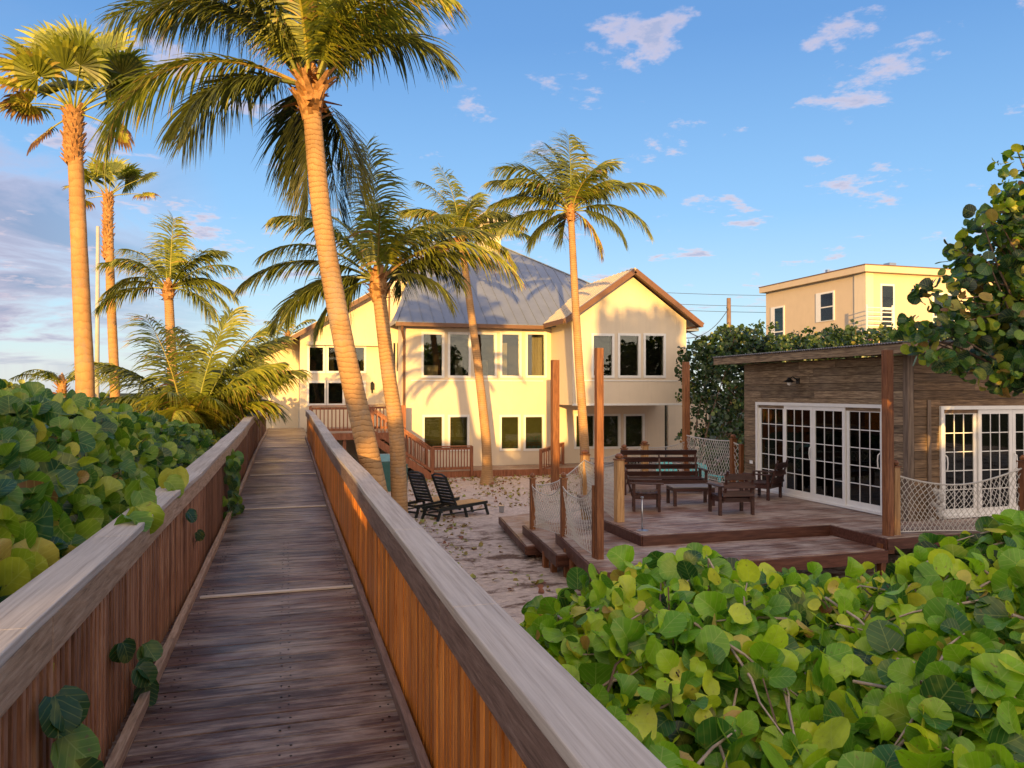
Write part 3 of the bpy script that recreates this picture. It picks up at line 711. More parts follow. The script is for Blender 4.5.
def net(pa, pb, zta, ztb, zba, zbb, sag, label, d=.105, r=.0048):
    t_ = thing('rope_net', label, 'net', (0, 0, 0), 0, 'rope nets between the patio posts')
    pa, pb = Vector(pa), Vector(pb); L = (pb - pa).length
    H = ((zta - zba) + (ztb - zbb)) / 2
    nrm = Vector((-(pb - pa).y, (pb - pa).x, 0)).normalized()
    def pos(u, v):
        zt_ = zta + (ztb - zta) * u - sag * 4 * u * (1 - u); zb_ = zba + (zbb - zba) * u
        q = pa + (pb - pa) * (u + .02 * math.sin(v * 5 + u * 7)) ; q = q + nrm * (.03 * math.sin(u * 6 + v * 4)); return Vector((q.x, q.y, zb_ + (zt_ - zb_) * v))
    b = MB(); step = d / L; asp = H / L * .62
    for sgn in (1, -1):
        s0 = -asp if sgn > 0 else 0
        s = s0
        while s < (1 if sgn > 0 else 1 + asp):
            pts = []
            for k in range(13):
                v = k / 12; u = s + sgn * asp * v
                if -.0001 <= u <= 1.0001: pts.append(pos(u, v))
            if len(pts) > 1: b.tube(pts, r, 4, cap=False)
            s += step
    b.build('mesh', M['rope'], t_, smooth=True)
    b = MB(); b.tube([pos(k / 16, 1) for k in range(17)], r * 2.2, 6); b.tube([pos(k / 16, 0) for k in range(17)], r * 1.6, 5); b.build('edge_rope', M['rope'], t_, smooth=True)
def sp(k): return shorts[k][0]
def zt(k): return shorts[k][1]
net(sp('a'), sp('b'), zt('a') - .1, zt('b') - .08, -1.1, -.95, .22, 'low rope net between the two short dark posts on the left')
net(sp('b'), sp('c'), zt('b') - .1, zt('c') - .02, -.95, -.93, .22, 'rope net running up to the tall corner post')
net(sp('a'), sp('d'), zt('a') - .1, zt('d') - .1, -1.1, -1.1, .2, 'rope net going back from the left end post')
net(sp('d'), sp('e'), zt('d') - .1, zt('e') - .05, -.95, -.78, .1, 'rope net ending at the golden corner post of the upper deck', .10)
net(sp('d'), sp('g'), zt('d') - .05, zt('g') - .05, -.9, -.78, .1, 'sunlit rope net behind the bench, left part', .1)
net(sp('g'), sp('f'), zt('g') - .05, zt('f') - .05, -.78, -.78, .08, 'narrow rope net between the two posts above the bench', .1)
net(sp('f'), tall[2], zt('f') - .05, zt('f') + .0, -.78, -.78, .08, 'rope net between the golden post and the tall dark post', .1)
net(tall[2], sp('h'), zt('h') - .02, zt('h') - .05, -.78, -.78, .05, 'wide rope net right of the tall dark post in front of the hedge', .11, .008)
net(sp('h'), sp('k'), zt('h') - .05, zt('k') - .05, -.78, -.78, .03, 'last piece of rope net before the shed corner', .11, .008)
net(sp('i'), sp('j'), zt('i') - .12, zt('j') - .1, -.76, -.76, .24, 'deeply sagging rope net in front of the right shed door', .095, .0075)

# ------------------------------------------------------------------ plank shed
shed = thing('shed', 'weathered plank shed with flat rusty roof and white sliding glass doors', 'shed', (11.3, 11.7, -.8))
SL = Vector(shed.location)
class SB(MB):
    def build(s, name, mat, parent=None, **k):
        s.v = [(v[0] - SL.x, v[1] - SL.y, v[2] - SL.z) for v in s.v]; return MB.build(s, name, mat, parent or shed, **k)
sx, sy0, sy1, sz0, sz1 = 11.3, 11.7, 17.05, -.80, 2.36
dy0, dy1, dzt = 12.25, 16.5, 1.40      # left door opening (along Y)
ex_, ew, = 12.02, 15.6               # right door opening (along X)
def planks(mb, rng0, rng1, z0, z1, fixed, axis, hole):
    z = z0; i = 0
    while z < z1 - .02:
        h = min(.165, z1 - z); th = .02 + .006 * random.random()
        spans = [(rng0, rng1)]
        if z < hole[2] - .001:
            spans = [(rng0, hole[0]), (hole[1], rng1)]
            if z + h > hole[2]:
                if axis == 'y': mb.bx(fixed - th, fixed + .05, hole[0] + .002, hole[1] - .002, hole[2] - .14, z + h - .004, .6)
                else: mb.bx(hole[0] + .002, hole[1] - .002, fixed - th, fixed + .05, hole[2] - .14, z + h - .004, .6)
        for (a, c_) in spans:
            u = a
            while u < c_ - .01:
                v_ = min(c_, u + random.uniform(1.2, 3.2)); tn = random.random()
                if axis == 'y': mb.bx(fixed - th, fixed + .05, u + .002, v_ - .002, z + .004, z + h - .004, tn)
                else: mb.bx(u + .002, v_ - .002, fixed - th, fixed + .05, z + .004, z + h - .004, tn)
                u = v_
        z += h
b = SB(); planks(b, sy0 + .1, sy1, sz0, sz1, sx, 'y', (dy0 + .02, dy1 - .02, dzt + .0)); b.build('left_siding', M['shack'])
b = SB(); planks(b, sx + .12, 19.0, sz0, sz1, sy0, 'x', (ex_ + .02, ew - .02, dzt - .02)); b.build('front_siding', M['shack_x'])
b = SB(); b.bx(sx - .04, sx + .10, sy0 - .04, sy0 + .08, sz0, sz1); b.bx(11.72, 11.80, sy0 - .05, sy0 - .026, sz0, 1.5); b.build('corner_post', M['shack_post'])
b = SB(); b.bx(sx + .06, 19, sy1 - .1, sy1, sz0, sz1); b.bx(sx + .06, 19, 12.0, sy1 - .1, sz0, sz0 + .03); b.bx(14.5, 14.6, 12, 17, sz0, sz1); b.bx(sx + .06, 19, sy0 + .07, sy1 - .1, sz1 - .08, sz1 - .02); b.build('interior', M['dark_room'])
b = SB(); # corrugated roof
rx0_, rx1_, ry0_, ry1_ = 10.72, 19.4, 11.25, 17.6
ysn = np.arange(ry0_, ry1_, .019)
vs = []; zt0 = 2.56; zt1 = 2.62
for y in ysn:
    w0 = .012 * math.sin(y * 2 * math.pi / .076)
    vs += [(rx0_ - .04, y, zt0 + w0), (rx1_, y, zt1 + w0 + .2), (rx1_, y, zt1 + w0 + .185), (rx0_ - .04, y, zt0 + w0 - .012)]
fs = []
for i in range(len(ysn) - 1):
    a = i * 4; c_ = a + 4; fs += [(a, a + 1, c_ + 1, c_), (a + 3, c_ + 3, c_ + 2, a + 2), (a, c_, c_ + 3, a + 3)]
b.add(vs, fs); o = b.build('roof', M['corr'])
b = SB(); b.bx(rx0_, rx0_ + .04, ry0_, ry1_, 2.36, 2.53, .5); b.bx(rx0_ + .04, rx1_, ry0_, ry0_ + .04, 2.38, 2.55, .4)
for y in np.arange(ry0_ + .3, ry1_, .8): b.bx(rx0_ + .05, sx, y, y + .05, 2.36, 2.5, .4)
b.build('rafter', M['shack'], o)
def slider(axis, a0, a1, fixed, z0, z1, n, label):
    """sliding door: outer frame + n panels, 3 x 5 lights each"""
    def bx(mb, u0, u1, d0, d1, zz0, zz1, tone=.5):
        if axis == 'y': mb.bx(fixed + d0, fixed + d1, u0, u1, zz0, zz1, tone)
        else: mb.bx(u0, u1, fixed + d0, fixed + d1, zz0, zz1, tone)
    f = SB(); bx(f, a0, a0 + .07, -.07, .06, z0, z1); bx(f, a1 - .07, a1, -.07, .06, z0, z1); bx(f, a0 + .07, a1 - .07, -.068, .06, z1 - .07, z1); bx(f, a0 + .07, a1 - .07, -.068, .06, z0, z0 + .05)
    fo = f.build('door_frame', M['white'])
    W = (a1 - a0 - .14) / n
    for k in range(n):
        u0 = a0 + .07 + k * W; u1 = u0 + W; off = 0 if (k in (1, 2)) else .035
        pnl = SB(); st = .085
        bx(pnl, u0 + .004, u0 + st, -.045 + off, -.005 + off, z0 + .05, z1 - .07); bx(pnl, u1 - st, u1 - .004, -.045 + off, -.005 + off, z0 + .05, z1 - .07)
        bx(pnl, u0 + st, u1 - st, -.044 + off, -.006 + off, z1 - .16, z1 - .07); bx(pnl, u0 + st, u1 - st, -.044 + off, -.006 + off, z0 + .05, z0 + .17)
        gw = (u1 - u0 - 2 * st); gh = (z1 - .16) - (z0 + .17)
        for j in (1, 2): q = u0 + st + gw * j / 3; bx(pnl, q - .009, q + .009, -.036 + off, -.014 + off, z0 + .17, z1 - .16)
        for j in (1, 2, 3, 4): q = z0 + .17 + gh * j / 5; bx(pnl, u0 + st, u1 - st, -.034 + off, -.016 + off, q - .009, q + .009)
        po = pnl.build('door_panel', M['white'], fo)
        gg = SB(); bx(gg, u0 + st, u1 - st, -.027 + off, -.023 + off, z0 + .17, z1 - .16); gg.build('pane', M['glass_door'], fo)
        if k in (0, 2):
            hh = SB(); uu = (u0 + .04)
            if axis == 'y': hh.tube([(fixed - .05, uu, .12), (fixed - .10, uu, .16), (fixed - .11, uu, .28), (fixed - .10, uu, .40), (fixed - .05, uu, .44)], .012, 6)
            else: hh.tube([(uu, fixed - .05, .12), (uu, fixed - .10, .16), (uu, fixed - .11, .28), (uu, fixed - .10, .40), (uu, fixed - .05, .44)], .012, 6)
            hh.build('handle', M['white'], fo)
slider('y', dy0, dy1, sx, -.78, dzt, 4, '')
slider('x', ex_, ew, sy0, -.78, 1.38, 4, '')
# barn lantern on the shed wall
q = SB(); P_ = (11.3, 14.9, 1.93)
q.tube([(11.28, 14.9, 1.90), (11.14, 14.9, 2.0), (11.05, 14.9, 1.96)], .014, 6); q.lathe([(.03, .0), (.05, -.04), (.13, -.10), (.125, -.105), (.02, -.06)], 12, (11.04, 14.9, 1.98)); q.bx(11.26, 11.28, 14.84, 14.96, 1.84, 1.97)
lt = q.build('wall_lantern', M['black_metal'])
q = SB(); q.lathe([(.0, -.17), (.04, -.155), (.055, -.11), (.04, -.07)], 10, (11.04, 14.9, 1.97)); q.build('lamp_glass', M['white'], lt)
q = SB(); q.bx(11.26, 11.275, 16.68, 16.80, -.16, -.08); q.build('outlet_cover', M['white'])

# ------------------------------------------------------------------ furniture
def chair_parts(t_, w, mat='furn', backs=3, seat_n=6):
    D_ = .58; sh = .36
    for k in range(backs):   # slatted, reclined back (at -Y)
        z = .44 + k * .17; yy = -D_ / 2 - .03 - (z - .36) * .28
        b = MB(); b.box((0, yy, z), (w - .04, .022, .125), 0, random.random(), Matrix.Rotation(R(-15), 3, 'X')); b.build('back_slat', M[mat], t_, bevel=.004)
    for s_ in ((-1, 1) if w < 1 else (-1, 0, 1)):
        b = MB(); b.beam((s_ * (w / 2 - .07), -D_ / 2 + .0, .30), (s_ * (w / 2 - .07), -D_ / 2 - .17, .90), .045, .035, up=(0, 1, 0)); b.build('back_post', M[mat], t_)
    b = MB()
    for k in range(seat_n): b.box((0, -D_ / 2 + .05 + k * (D_ - .05) / seat_n + .02, sh + .012 * abs(k - 2.5) / 2.5), (w - .04, .082, .022), 0, random.random())
    b.build('seat', M[mat], t_, bevel=.003)
    b = MB(); b.bx(-w / 2 + .03, w / 2 - .03, D_ / 2 - .035, D_ / 2 - .005, .26, .345); b.bx(-w / 2 + .03, w / 2 - .03, -D_ / 2 + .0, -D_ / 2 + .03, .26, .345)
    for s_ in (-1, 1): b.bx(s_ * (w / 2 - .045) - .015, s_ * (w / 2 - .045) + .015, -D_ / 2, D_ / 2, .25, .345)
    b.build('seat_frame', M[mat], t_)
    for s_ in (-1, 1):
        for yy, hh in ((-D_ / 2 + .03, .56), (D_ / 2 - .04, .56)):
            b = MB(); b.bx(s_ * (w / 2) - .03, s_ * (w / 2) + .03, yy - .03, yy + .03, 0, hh); b.build('leg', M[mat], t_, bevel=.003)
        b = MB(); b.box((s_ * (w / 2), .0, .575), (.10, D_ + .10, .026)); b.build('armrest', M[mat], t_, bevel=.004)
def cam_rz(a):  # heading: 0 = facing away from the camera (+depth)
    return -YAW + R(a)
be = G(663, 18.4, -.8)
t_ = thing('bench', 'long dark slatted bench with three wide back boards facing the low table', 'bench', be, cam_rz(182))
chair_parts(t_, 1.95, backs=4)
for (px, Zd, a, lab) in ((646, 15.9, 262, 'dark slatted armchair at the left end of the bench, seen from its side'),
                          (730.5, 15.4, 8, 'dark slatted armchair with its back to the boardwalk, in front of the sliding doors'),
                          (763, 17.6, 48, 'dark slatted armchair with a bright slot in its back, nearest the shed doors')):
    P_ = G(px, Zd, -.8)
    t_ = thing('armchair', lab, 'chair', P_, cam_rz(a), 'slatted armchairs on the patio'); chair_parts(t_, .68)
P_ = G(690, 16.6, -.8)
t_ = thing('coffee_table', 'low dark coffee table with pale slatted top amid the armchairs', 'table', P_, cam_rz(5))
b = MB()
for k in range(6): b.box((0, -.25 + k * .10, .40), (.95, .092, .022), 0, random.random())
b.build('table_top', M['furn_top'], t_, bevel=.003)
b = MB(); b.bx(-.44, .44, -.28, -.25, .31, .385); b.bx(-.44, .44, .25, .28, .31, .385); b.bx(-.45, -.42, -.25, .25, .31, .385); b.bx(.42, .45, -.25, .25, .31, .385); b.build('apron', M['furn'], t_)
for X in (-.42, .42):
    for Y in (-.25, .25): b = MB(); b.bx(X - .032, X + .032, Y - .032, Y + .032, 0, .385); b.build('leg', M['furn'], t_)
P_ = G(642, 13.45, -.8)
t_ = thing('umbrella_stand', 'thin galvanised pipe on a round foot at the deck corner', 'stand', P_)
b = MB(); b.tube([(0, 0, 0), (0, 0, .58)], .014, 8); b.build('pipe', M['metal'], t_, smooth=True)
b = MB(); b.lathe([(0, 0), (.11, 0), (.11, .012), (.03, .025), (.02, .03)], 16); b.build('foot', M['metal'], t_)
b = MB(); b.lathe([(.0, .57), (.03, .575), (.03, .6), (0, .605)], 10); b.build('collar', M['metal'], t_)
# turquoise adirondack chairs in the sand behind the deck
def adirondack(P_, a, lab):
    t_ = thing('adirondack_chair', lab, 'chair', P_, cam_rz(a), 'turquoise adirondack chairs in the sand')
    for k in range(5):
        X = -.24 + k * .12; b = MB(); b.beam((X, -.22, .22), (X * 1.25, -.52, .98 - abs(k - 2) * .05), .10, .02, up=(0, 1, 0)); b.build('back_slat', M['teal'], t_)
    b = MB()
    for k in range(5): b.box((0, -.2 + k * .12, .27 + k * .03), (.54, .10, .02))
    b.build('seat', M['teal'], t_)
    for s_ in (-1, 1):
        b = MB(); b.bx(s_ * .30 - .015, s_ * .30 + .015, .24, .34, 0, .56); b.build('leg', M['teal'], t_)
        b = MB(); b.beam((s_ * .27, .30, .36), (s_ * .27, -.55, .02), .03, .12); b.build('rear_leg', M['teal'], t_)
        b = MB(); b.box((s_ * .33, 0, .575), (.13, .72, .022)); b.build('armrest', M['teal'], t_)
adirondack(G(706, 24.2, -1.6), 200, 'turquoise adirondack chair right of the bench, beside the rear net')
adirondack(G(668, 24.6, -1.6), 175, 'turquoise adirondack chair showing through the slats of the bench')
# pale coral-like ornament by the right door
b = MB()
for k in range(26):
    a = random.random() * 6.28; r0 = .12 * random.random() ** .5; z = random.random() * .55
    b.lathe([(0, -.04), (.035, -.02), (.045, .01), (.02, .04), (0, .045)], 7, (11.75 + r0 * math.cos(a) * (1 - z), 11.45 + r0 * math.sin(a) * (1 - z), -.76 + z))
tag(b.build('garden_ornament', M['rope'], None, smooth=True), 'small pale knobbly ornament standing behind the sagging net by the right shed door', 'ornament')

# loungers
def lounger(P_, hd, lab):
    t_ = thing('sun_lounger', lab, 'sun lounger', P_, hd, 'black sun loungers on the sand')
    for s_ in (-1, 1):
        b = MB(); b.beam((-.75, s_ * .29, .30), (1.0, s_ * .29, .33), .04, .075); b.build('side_rail', M['black_plastic'], t_)
    b = MB()
    for k in range(11): b.box((-.02 + k * .095, 0, .355), (.078, .56, .022))
    b.build('bed_slats', M['tan_sling'], t_)
    u = Vector((-.42, 0, .88)).normalized(); o_ = Vector((-.08, 0, .33))
    for s_ in (-1, 1):
        b = MB(); b.beam(o_ + Vector((0, s_ * .27, 0)), o_ + u * .86 + Vector((0, s_ * .25, 0)), .05, .035, up=(0, 1, 0)); b.build('back_rail', M['black_plastic'], t_)
    for k in range(9):
        b = MB(); c_ = o_ + u * (.07 + k * .092); b.beam(c_ + Vector((0, -.25, 0)), c_ + Vector((0, .25, 0)), .07, .022, up=Vector((.88, 0, .42))); b.build('back_slat', M['black_plastic'], t_)
    b = MB(); c_ = o_ + u * .90; b.tube([c_ + Vector((0, -.25, -.03)), c_ + Vector((0, -.12, .02)), c_ + Vector((0, .12, .02)), c_ + Vector((0, .25, -.03))], .025, 6); b.build('head_rail', M['black_plastic'], t_)
    for (X, s_, sl_) in ((-.62, -1, -.14), (-.62, 1, -.14), (.92, -1, .1), (.92, 1, .1), (.18, -1, .08), (.18, 1, .08)):
        b = MB(); b.beam((X, s_ * .28, .30), (X + sl_, s_ * .30, 0), .05, .06, up=(0, 1, 0)); b.build('leg', M['black_plastic'], t_)
    b = MB(); b.beam((-.68, -.28, .14), (-.68, .28, .14), .04, .05); b.beam((-.5, -.28, .27), (-.5, .28, .27), .04, .05); b.beam((-.55, -.28, .16), (.95, -.28, .16), .03, .035); b.beam((-.55, .28, .16), (.95, .28, .16), .03, .035); b.build('stretcher', M['black_plastic'], t_)
    return t_
P_ = G(452, 19.7, -1.6); lounger(P_, R(30), 'black slatted sun lounger with tan bed, the right one nearer the deck')
P_ = G(427, 20.3, -1.6); lounger(P_, R(38), 'black slatted sun lounger partly behind the palm trunk, the left one')
# small lantern-like stub on the sand
P_ = G(501.5, 20.6, -1.6)
b = MB(); b.box((P_.x, P_.y, -1.52), (.11, .11, .16)); b.box((P_.x, P_.y, -1.43), (.14, .14, .02)); tag(b.build('path_light', M['metal']), 'tiny square garden light in the sand left of the deck step', 'light')
# bins
P_ = G(385, 25.0, -1.6)
t_ = thing('wheeled_bin', 'teal green bin with pale domed lid between the palm trunks under the stairs', 'bin', P_, R(10))
b = MB(); vs = [(-.27, -.3, 0), (.27, -.3, 0), (.27, .3, 0), (-.27, .3, 0), (-.36, -.38, .98), (.36, -.38, .98), (.36, .38, .98), (-.36, .38, .98)]
b.add(vs, [(3, 2, 1, 0), (4, 5, 6, 7), (0, 1, 5, 4), (1, 2, 6, 5), (2, 3, 7, 6), (3, 0, 4, 7)]); b.build('body', M['bin_green'], t_, bevel=.03)
b = MB(); b.add([(-.38, -.4, .99), (.38, -.4, .99), (.38, .4, .99), (-.38, .4, .99), (-.22, -.2, 1.22), (.22, -.2, 1.22), (.22, .3, 1.2), (-.22, .3, 1.2)], [(3, 2, 1, 0), (4, 5, 6, 7), (0, 1, 5, 4), (1, 2, 6, 5), (2, 3, 7, 6), (3, 0, 4, 7)]); b.build('lid', M['bin_lid'], t_, bevel=.03)
for s_ in (-1, 1): b = MB(); b.tube([(s_ * .26, .30, .12), (s_ * .34, .30, .12)], .12, 14); b.build('wheel', M['black_plastic'], t_)
P_ = G(404, 26.0, -1.6); b = MB(); b.box((P_.x, P_.y, -1.22), (.21, .2, .74), R(8)); b.box((P_.x, P_.y, -.83), (.24, .23, .05), R(8)); tag(b.build('utility_box', M['bin_green'], bevel=.02), 'narrow dark green utility box beside the palm trunk near the stairs', 'utility box')

# ------------------------------------------------------------------ neighbour building, poles, wires
nb_ = thing('neighbour_building', 'yellow flat roofed building rising above the hedge behind the shed', 'building', (32.9, 37.2, -1.6))
BL = Vector(nb_.location)
class BB(MB):
    def build(s, name, mat, parent=None, **k):
        s.v = [(v[0] - BL.x, v[1] - BL.y, v[2] - BL.z) for v in s.v]; return MB.build(s, name, mat, parent or nb_, **k)
b = BB(); bx0, by0, bzt = 32.9, 37.2, 8.75
b.bx(bx0, 48, by0, 47.0, -1.6, bzt); b.build('wall', M['stucco_far'])
b = BB(); b.bx(bx0 - .35, 48.3, by0 - .35, 47.3, bzt, bzt + .38); b.build('roof', M['stucco_far'])
b = BB(); b.bx(35.0, 35.5, 37.6, 38.1, bzt + .44, bzt + .75); b.build('roof_vent', M['metal'])
b = BB(); b.bx(33.6, 33.8, 41.4, 41.6, bzt + .44, bzt + .85); b.build('roof_vent', M['metal'])
b = BB(); b.bx(bx0 - .38, 48.3, by0 - .38, 47.35, bzt + .382, bzt + .44); b.build('roof_edge', M['brown_trim'])
b = BB(); b.bx(bx0 - .06, bx0 + .5, by0 - .06, by0 + .9, -1.6, bzt - .02); b.build('corner_pilaster', M['stucco'])
def bwin(x0, x1, y0, y1, z0, z1, face):
    f = BB()
    if face == 'y':
        f.bx(x0 - .12, x1 + .12, y0 - .05, y0 - .003, z0 - .12, z1 + .12); fo = f.build('window_frame', M['white'])
        g_ = BB(); zm = (z0 + z1) / 2; g_.bx(x0, x1, y0 - .06, y0 - .052, z0, zm - .05); g_.bx(x0, x1, y0 - .06, y0 - .052, zm + .05, z1); g_.build('pane', M['glass_door'], fo)
    else:
        f.bx(x0 - .05, x0 - .003, y0 - .12, y1 + .5, z0 - .05, z1 + .12); fo = f.build('window_frame', M['white'])
        g_ = BB(); zm = (z0 + z1) / 2; g_.bx(x0 - .06, x0 - .052, y0, y1, z0, zm - .04); g_.bx(x0 - .06, x0 - .052, y0, y1, zm + .04, z1); g_.build('pane', M['glass_door'], fo)
    bk = BB()
X0 = Xat(882, by0); bwin(X0, X0 + .8, by0, 0, 5.2, 8.0, 'y')
X0 = Xat(934, by0); bwin(X0, X0 + 1.5, by0, 0, 4.9, 7.6, 'y')
bwin(bx0, 0, 40.0, 41.1, 6.2, 7.9, 'x'); bwin(bx0, 0, 45.0, 45.9, 4.2, 7.5, 'x')
b = BB(); X0 = Xat(867, by0 - 1.0); X1 = Xat(893, by0 - 1)
for k in range(5): b.beam((X0, by0 - 1.0, 5.5 + k * .26), (X1, by0 - 1.0, 5.5 + k * .26), .06, .06)
for X in (X0, X1): b.bx(X - .04, X + .04, by0 - 1.04, by0 - .96, 3.5, 6.7)
b.build('balcony_rail', M['white'])
def pole(P_, z1, r, mat, lab, arm=False):
    t_ = thing('utility_pole', lab, 'pole', P_)
    b = MB(); b.tube([(0, 0, 0), (0, 0, z1 - P_.z)], [r, r * .7], 10); b.build('shaft', M[mat], t_, smooth=True)
    if arm:
        b = MB(); b.lathe([(.0, 0), (.06, .02), (.05, .12), (0, .14)], 8, (-.12, 0, z1 - P_.z - .7)); b.build('insulator', M['black_metal'], t_)
P1 = G(729, 50, -1.6); pole(P1, zp(298, 50), .19, 'pole', 'brown wooden utility pole sticking up behind the hedge', True)
P2 = G(97, 34, -1.6); pole(P2, zp(226, 34), .11, 'pole_concrete', 'thin pale pole between the two fan palms')
def wire(a, c_, sag, lab, r=.022):
    pts = [Vector(a).lerp(Vector(c_), k / 20) - Vector((0, 0, sag * 4 * (k / 20) * (1 - k / 20))) for k in range(21)]
    b = MB(); b.tube(pts, r, 4); tag(b.build('power_line', M['wire']), lab, 'wire', 'power lines behind the house')
wire((P1.x, P1.y, zp(322, 50)), (15.9, 28.5, 4.35), .7, 'power line dropping from the wooden pole to the house gable')
wire((P1.x, P1.y, zp(308, 50)), (15.95, 30.5, 4.4), 1.0, 'slack lower power line from the pole to the eave')
for k, py in enumerate((283, 294, 300)):
    a = G(560, 62, zp(py + 3, 62)); c_ = G(860, 62, zp(py + 12, 62)); wire(a, c_, .3, ('top', 'middle', 'lowest')[k] + ' long thin power line crossing the sky behind the gable', .018)

# ------------------------------------------------------------------ palms
def frond_mesh(az, el0, L, bend, ll, tone, seed, nl=44, wl=.032, sway=0, droop=.55, dead=0):
    """one pinnate frond; az in world radians; returns MB with local origin at the crown"""
    rnd = random.Random(seed); mb = MB(); n = 18; pts = []; p = Vector((0, 0, 0)); tg_ = []
    hd = Vector((math.cos(az), math.sin(az), 0)); side = Vector((-math.sin(az), math.cos(az), 0))
    for i in range(n + 1):
        u = i / n; e = el0 - bend * (u ** 1.35); d = hd * math.cos(e) + Vector((0, 0, 1)) * math.sin(e) + side * sway * u
        d.normalize(); pts.append(p.copy()); tg_.append(d); p = p + d * (L / n)
    mb.tube(pts, [.030 * (1 - .88 * i / n) for i in range(n + 1)], 5, min(1, tone + .22), cap=False)
    tw0 = rnd.uniform(-.5, .5)
    for j in range(nl):
        u = .16 + .84 * (j + rnd.uniform(-.3, .3)) / nl; u = min(u, .999); fi = u * n; i = int(fi); fr = fi - i
        base = pts[i].lerp(pts[min(i + 1, n)], fr); T = tg_[i]
        Sd = T.cross(Vector((0, 0, 1)))
        if Sd.length < .15: Sd = side.copy()
        Sd.normalize(); Uv = Sd.cross(T).normalized()
        tw = tw0 * u; Sd, Uv = Sd * math.cos(tw) + Uv * math.sin(tw), Uv * math.cos(tw) - Sd * math.sin(tw)
        prof = (math.sin(math.pi * (.12 + .82 * (u - .16) / .84))) ** .55
        for s_ in (-1, 1):
            if rnd.random() < .04 + dead * .3: continue
            fwd = .35 + .80 * u + rnd.uniform(-.2, .2)
            D_ = (Sd * s_ * math.cos(fwd) + T * math.sin(fwd) + Uv * .25).normalized()
            Lf = ll * prof * rnd.uniform(.7, 1.15); q = base.copy(); d = D_.copy(); ps = [q.copy()]; g_ = droop * rnd.uniform(.7, 1.4) * (1 + dead)
            for k in range(4):
                d = (d + Vector((0, 0, -g_ * .42))).normalized(); q = q + d * (Lf / 4); ps.append(q.copy())
            wn = D_.cross(Uv); wn = wn.normalized() if wn.length > .01 else T
            wv = (T * .8 + Uv * .35 * s_ + wn * .2).normalized() * wl * .5
            ws = [.6, 1, .85, .5, .06]
            vs = []
            for k in range(5): vs += [ps[k] - wv * ws[k], ps[k] + wv * ws[k]]
            tt = min(1, max(0, tone + rnd.uniform(-.14, .12) + (.3 if rnd.random() < .06 else 0)))
            o = len(mb.v); mb.v += [tuple(v) for v in vs]
            for k in range(4): mb.f.append((o + 2 * k, o + 2 * k + 1, o + 2 * k + 3, o + 2 * k + 2)); mb.t.append(min(1, tt + (.22 if k == 3 and rnd.random() < .5 else .0)))
    return mb
SEED = [100]
def coconut(label, path, r0, r1, fronds, Zd, ll=0.69, nl=55, wl=0.036, group='coconut palms', boots=1.0):
    """path: [(px, py)] from base to crown; fronds: (phi, el, bend, L, tone[, dead])  phi: 0 right, 90 away, 180 left, 270 towards camera"""
    P3 = [G(px, Zd, zp(py, Zd)) for px, py in path]; base = P3[0]
    t_ = thing('coconut_palm', label, 'palm tree', base, 0, group)
    # smooth path
    pts = []; m_ = 10
    for i in range(len(P3) - 1):
        p0 = P3[max(i - 1, 0)]; p1 = P3[i]; p2 = P3[i + 1]; p3 = P3[min(i + 2, len(P3) - 1)]
        for k in range(m_):
            u = k / m_; pts.append(.5 * ((2 * p1) + (p2 - p0) * u + (2 * p0 - 5 * p1 + 4 * p2 - p3) * u * u + (3 * p1 - p0 - 3 * p2 + p3) * u ** 3) - base)
    pts.append(P3[-1] - base)
    # dense rings for bark scars
    dense = []; 
    for i in range(len(pts) - 1):
        seg = (pts[i + 1] - pts[i]).length; kk = max(1, int(seg / .045))
        for k in range(kk): dense.append(pts[i].lerp(pts[i + 1], k / kk))
    dense.append(pts[-1]); nd = len(dense); rad = []; rr = random.Random(int(Zd * 10))
    for i in range(nd):
        u = i / (nd - 1); r = r0 + (r1 - r0) * min(1, u * 1.0) + r0 * .5 * max(0, 1 - u * 12) ** 2; rad.append(r * (1 + .018 * (i % 2) + rr.uniform(-.012, .012)))
    b = MB(); b.tube(dense, rad, 16, cap=False); b.build('trunk', M['trunk'], t_, smooth=True)
    top = P3[-1] - base
    # fibre boots
    b = MB()
    for k in range(int(50 * boots)):
        a = k * 2.4; z = -.30 + .55 * k / (50 * boots); rb = r1 * (1.15 + .5 * math.sin((z + .3) / .55 * 3.1)); o_ = Vector((math.cos(a), math.sin(a), 0)); sd_ = Vector((-o_.y, o_.x, 0))
        p0 = top + Vector((0, 0, z)) + o_ * rb * .7; p1 = p0 + o_ * r1 * rr.uniform(.5, 1.0 + boots) + Vector((0, 0, rr.uniform(-.05, .24))) + sd_ * rr.uniform(-.12, .12)
        w = r1 * rr.uniform(.35, .6)
        b.add([p0 - sd_ * w, p0 + sd_ * w, p1 + sd_ * w * .35, p1 - sd_ * w * .35, p0 - sd_ * w * .6 - o_ * .03 + Vector((0, 0, -.06))], [(0, 1, 2, 3), (0, 4, 1)], rr.random())
    b.lathe([(r1 * .9, -.32), (r1 * 1.35, -.1), (r1 * 1.3, .1), (r1 * .6, .4), (0, .5)], 12, top)
    b.build('husk', M['boot'], t_)
    for i, fr in enumerate(fronds):
        phi, el, bd, L, tone = fr[:5]; dead = fr[5] if len(fr) > 5 else 0
        SEED[0] += 1; az = R(phi) - YAW
        mb = frond_mesh(az, R(el), L, R(bd), ll * (.8 + .2 * L / 3), tone, SEED[0], nl, wl, random.uniform(-.3, .3), .8, dead)
        off = top + Vector((math.cos(az), math.sin(az), 0)) * r1 * .7 + Vector((0, 0, .12))
        o = mb.build('frond', M['frond'], t_, smooth=False); o.location = off
    return t_
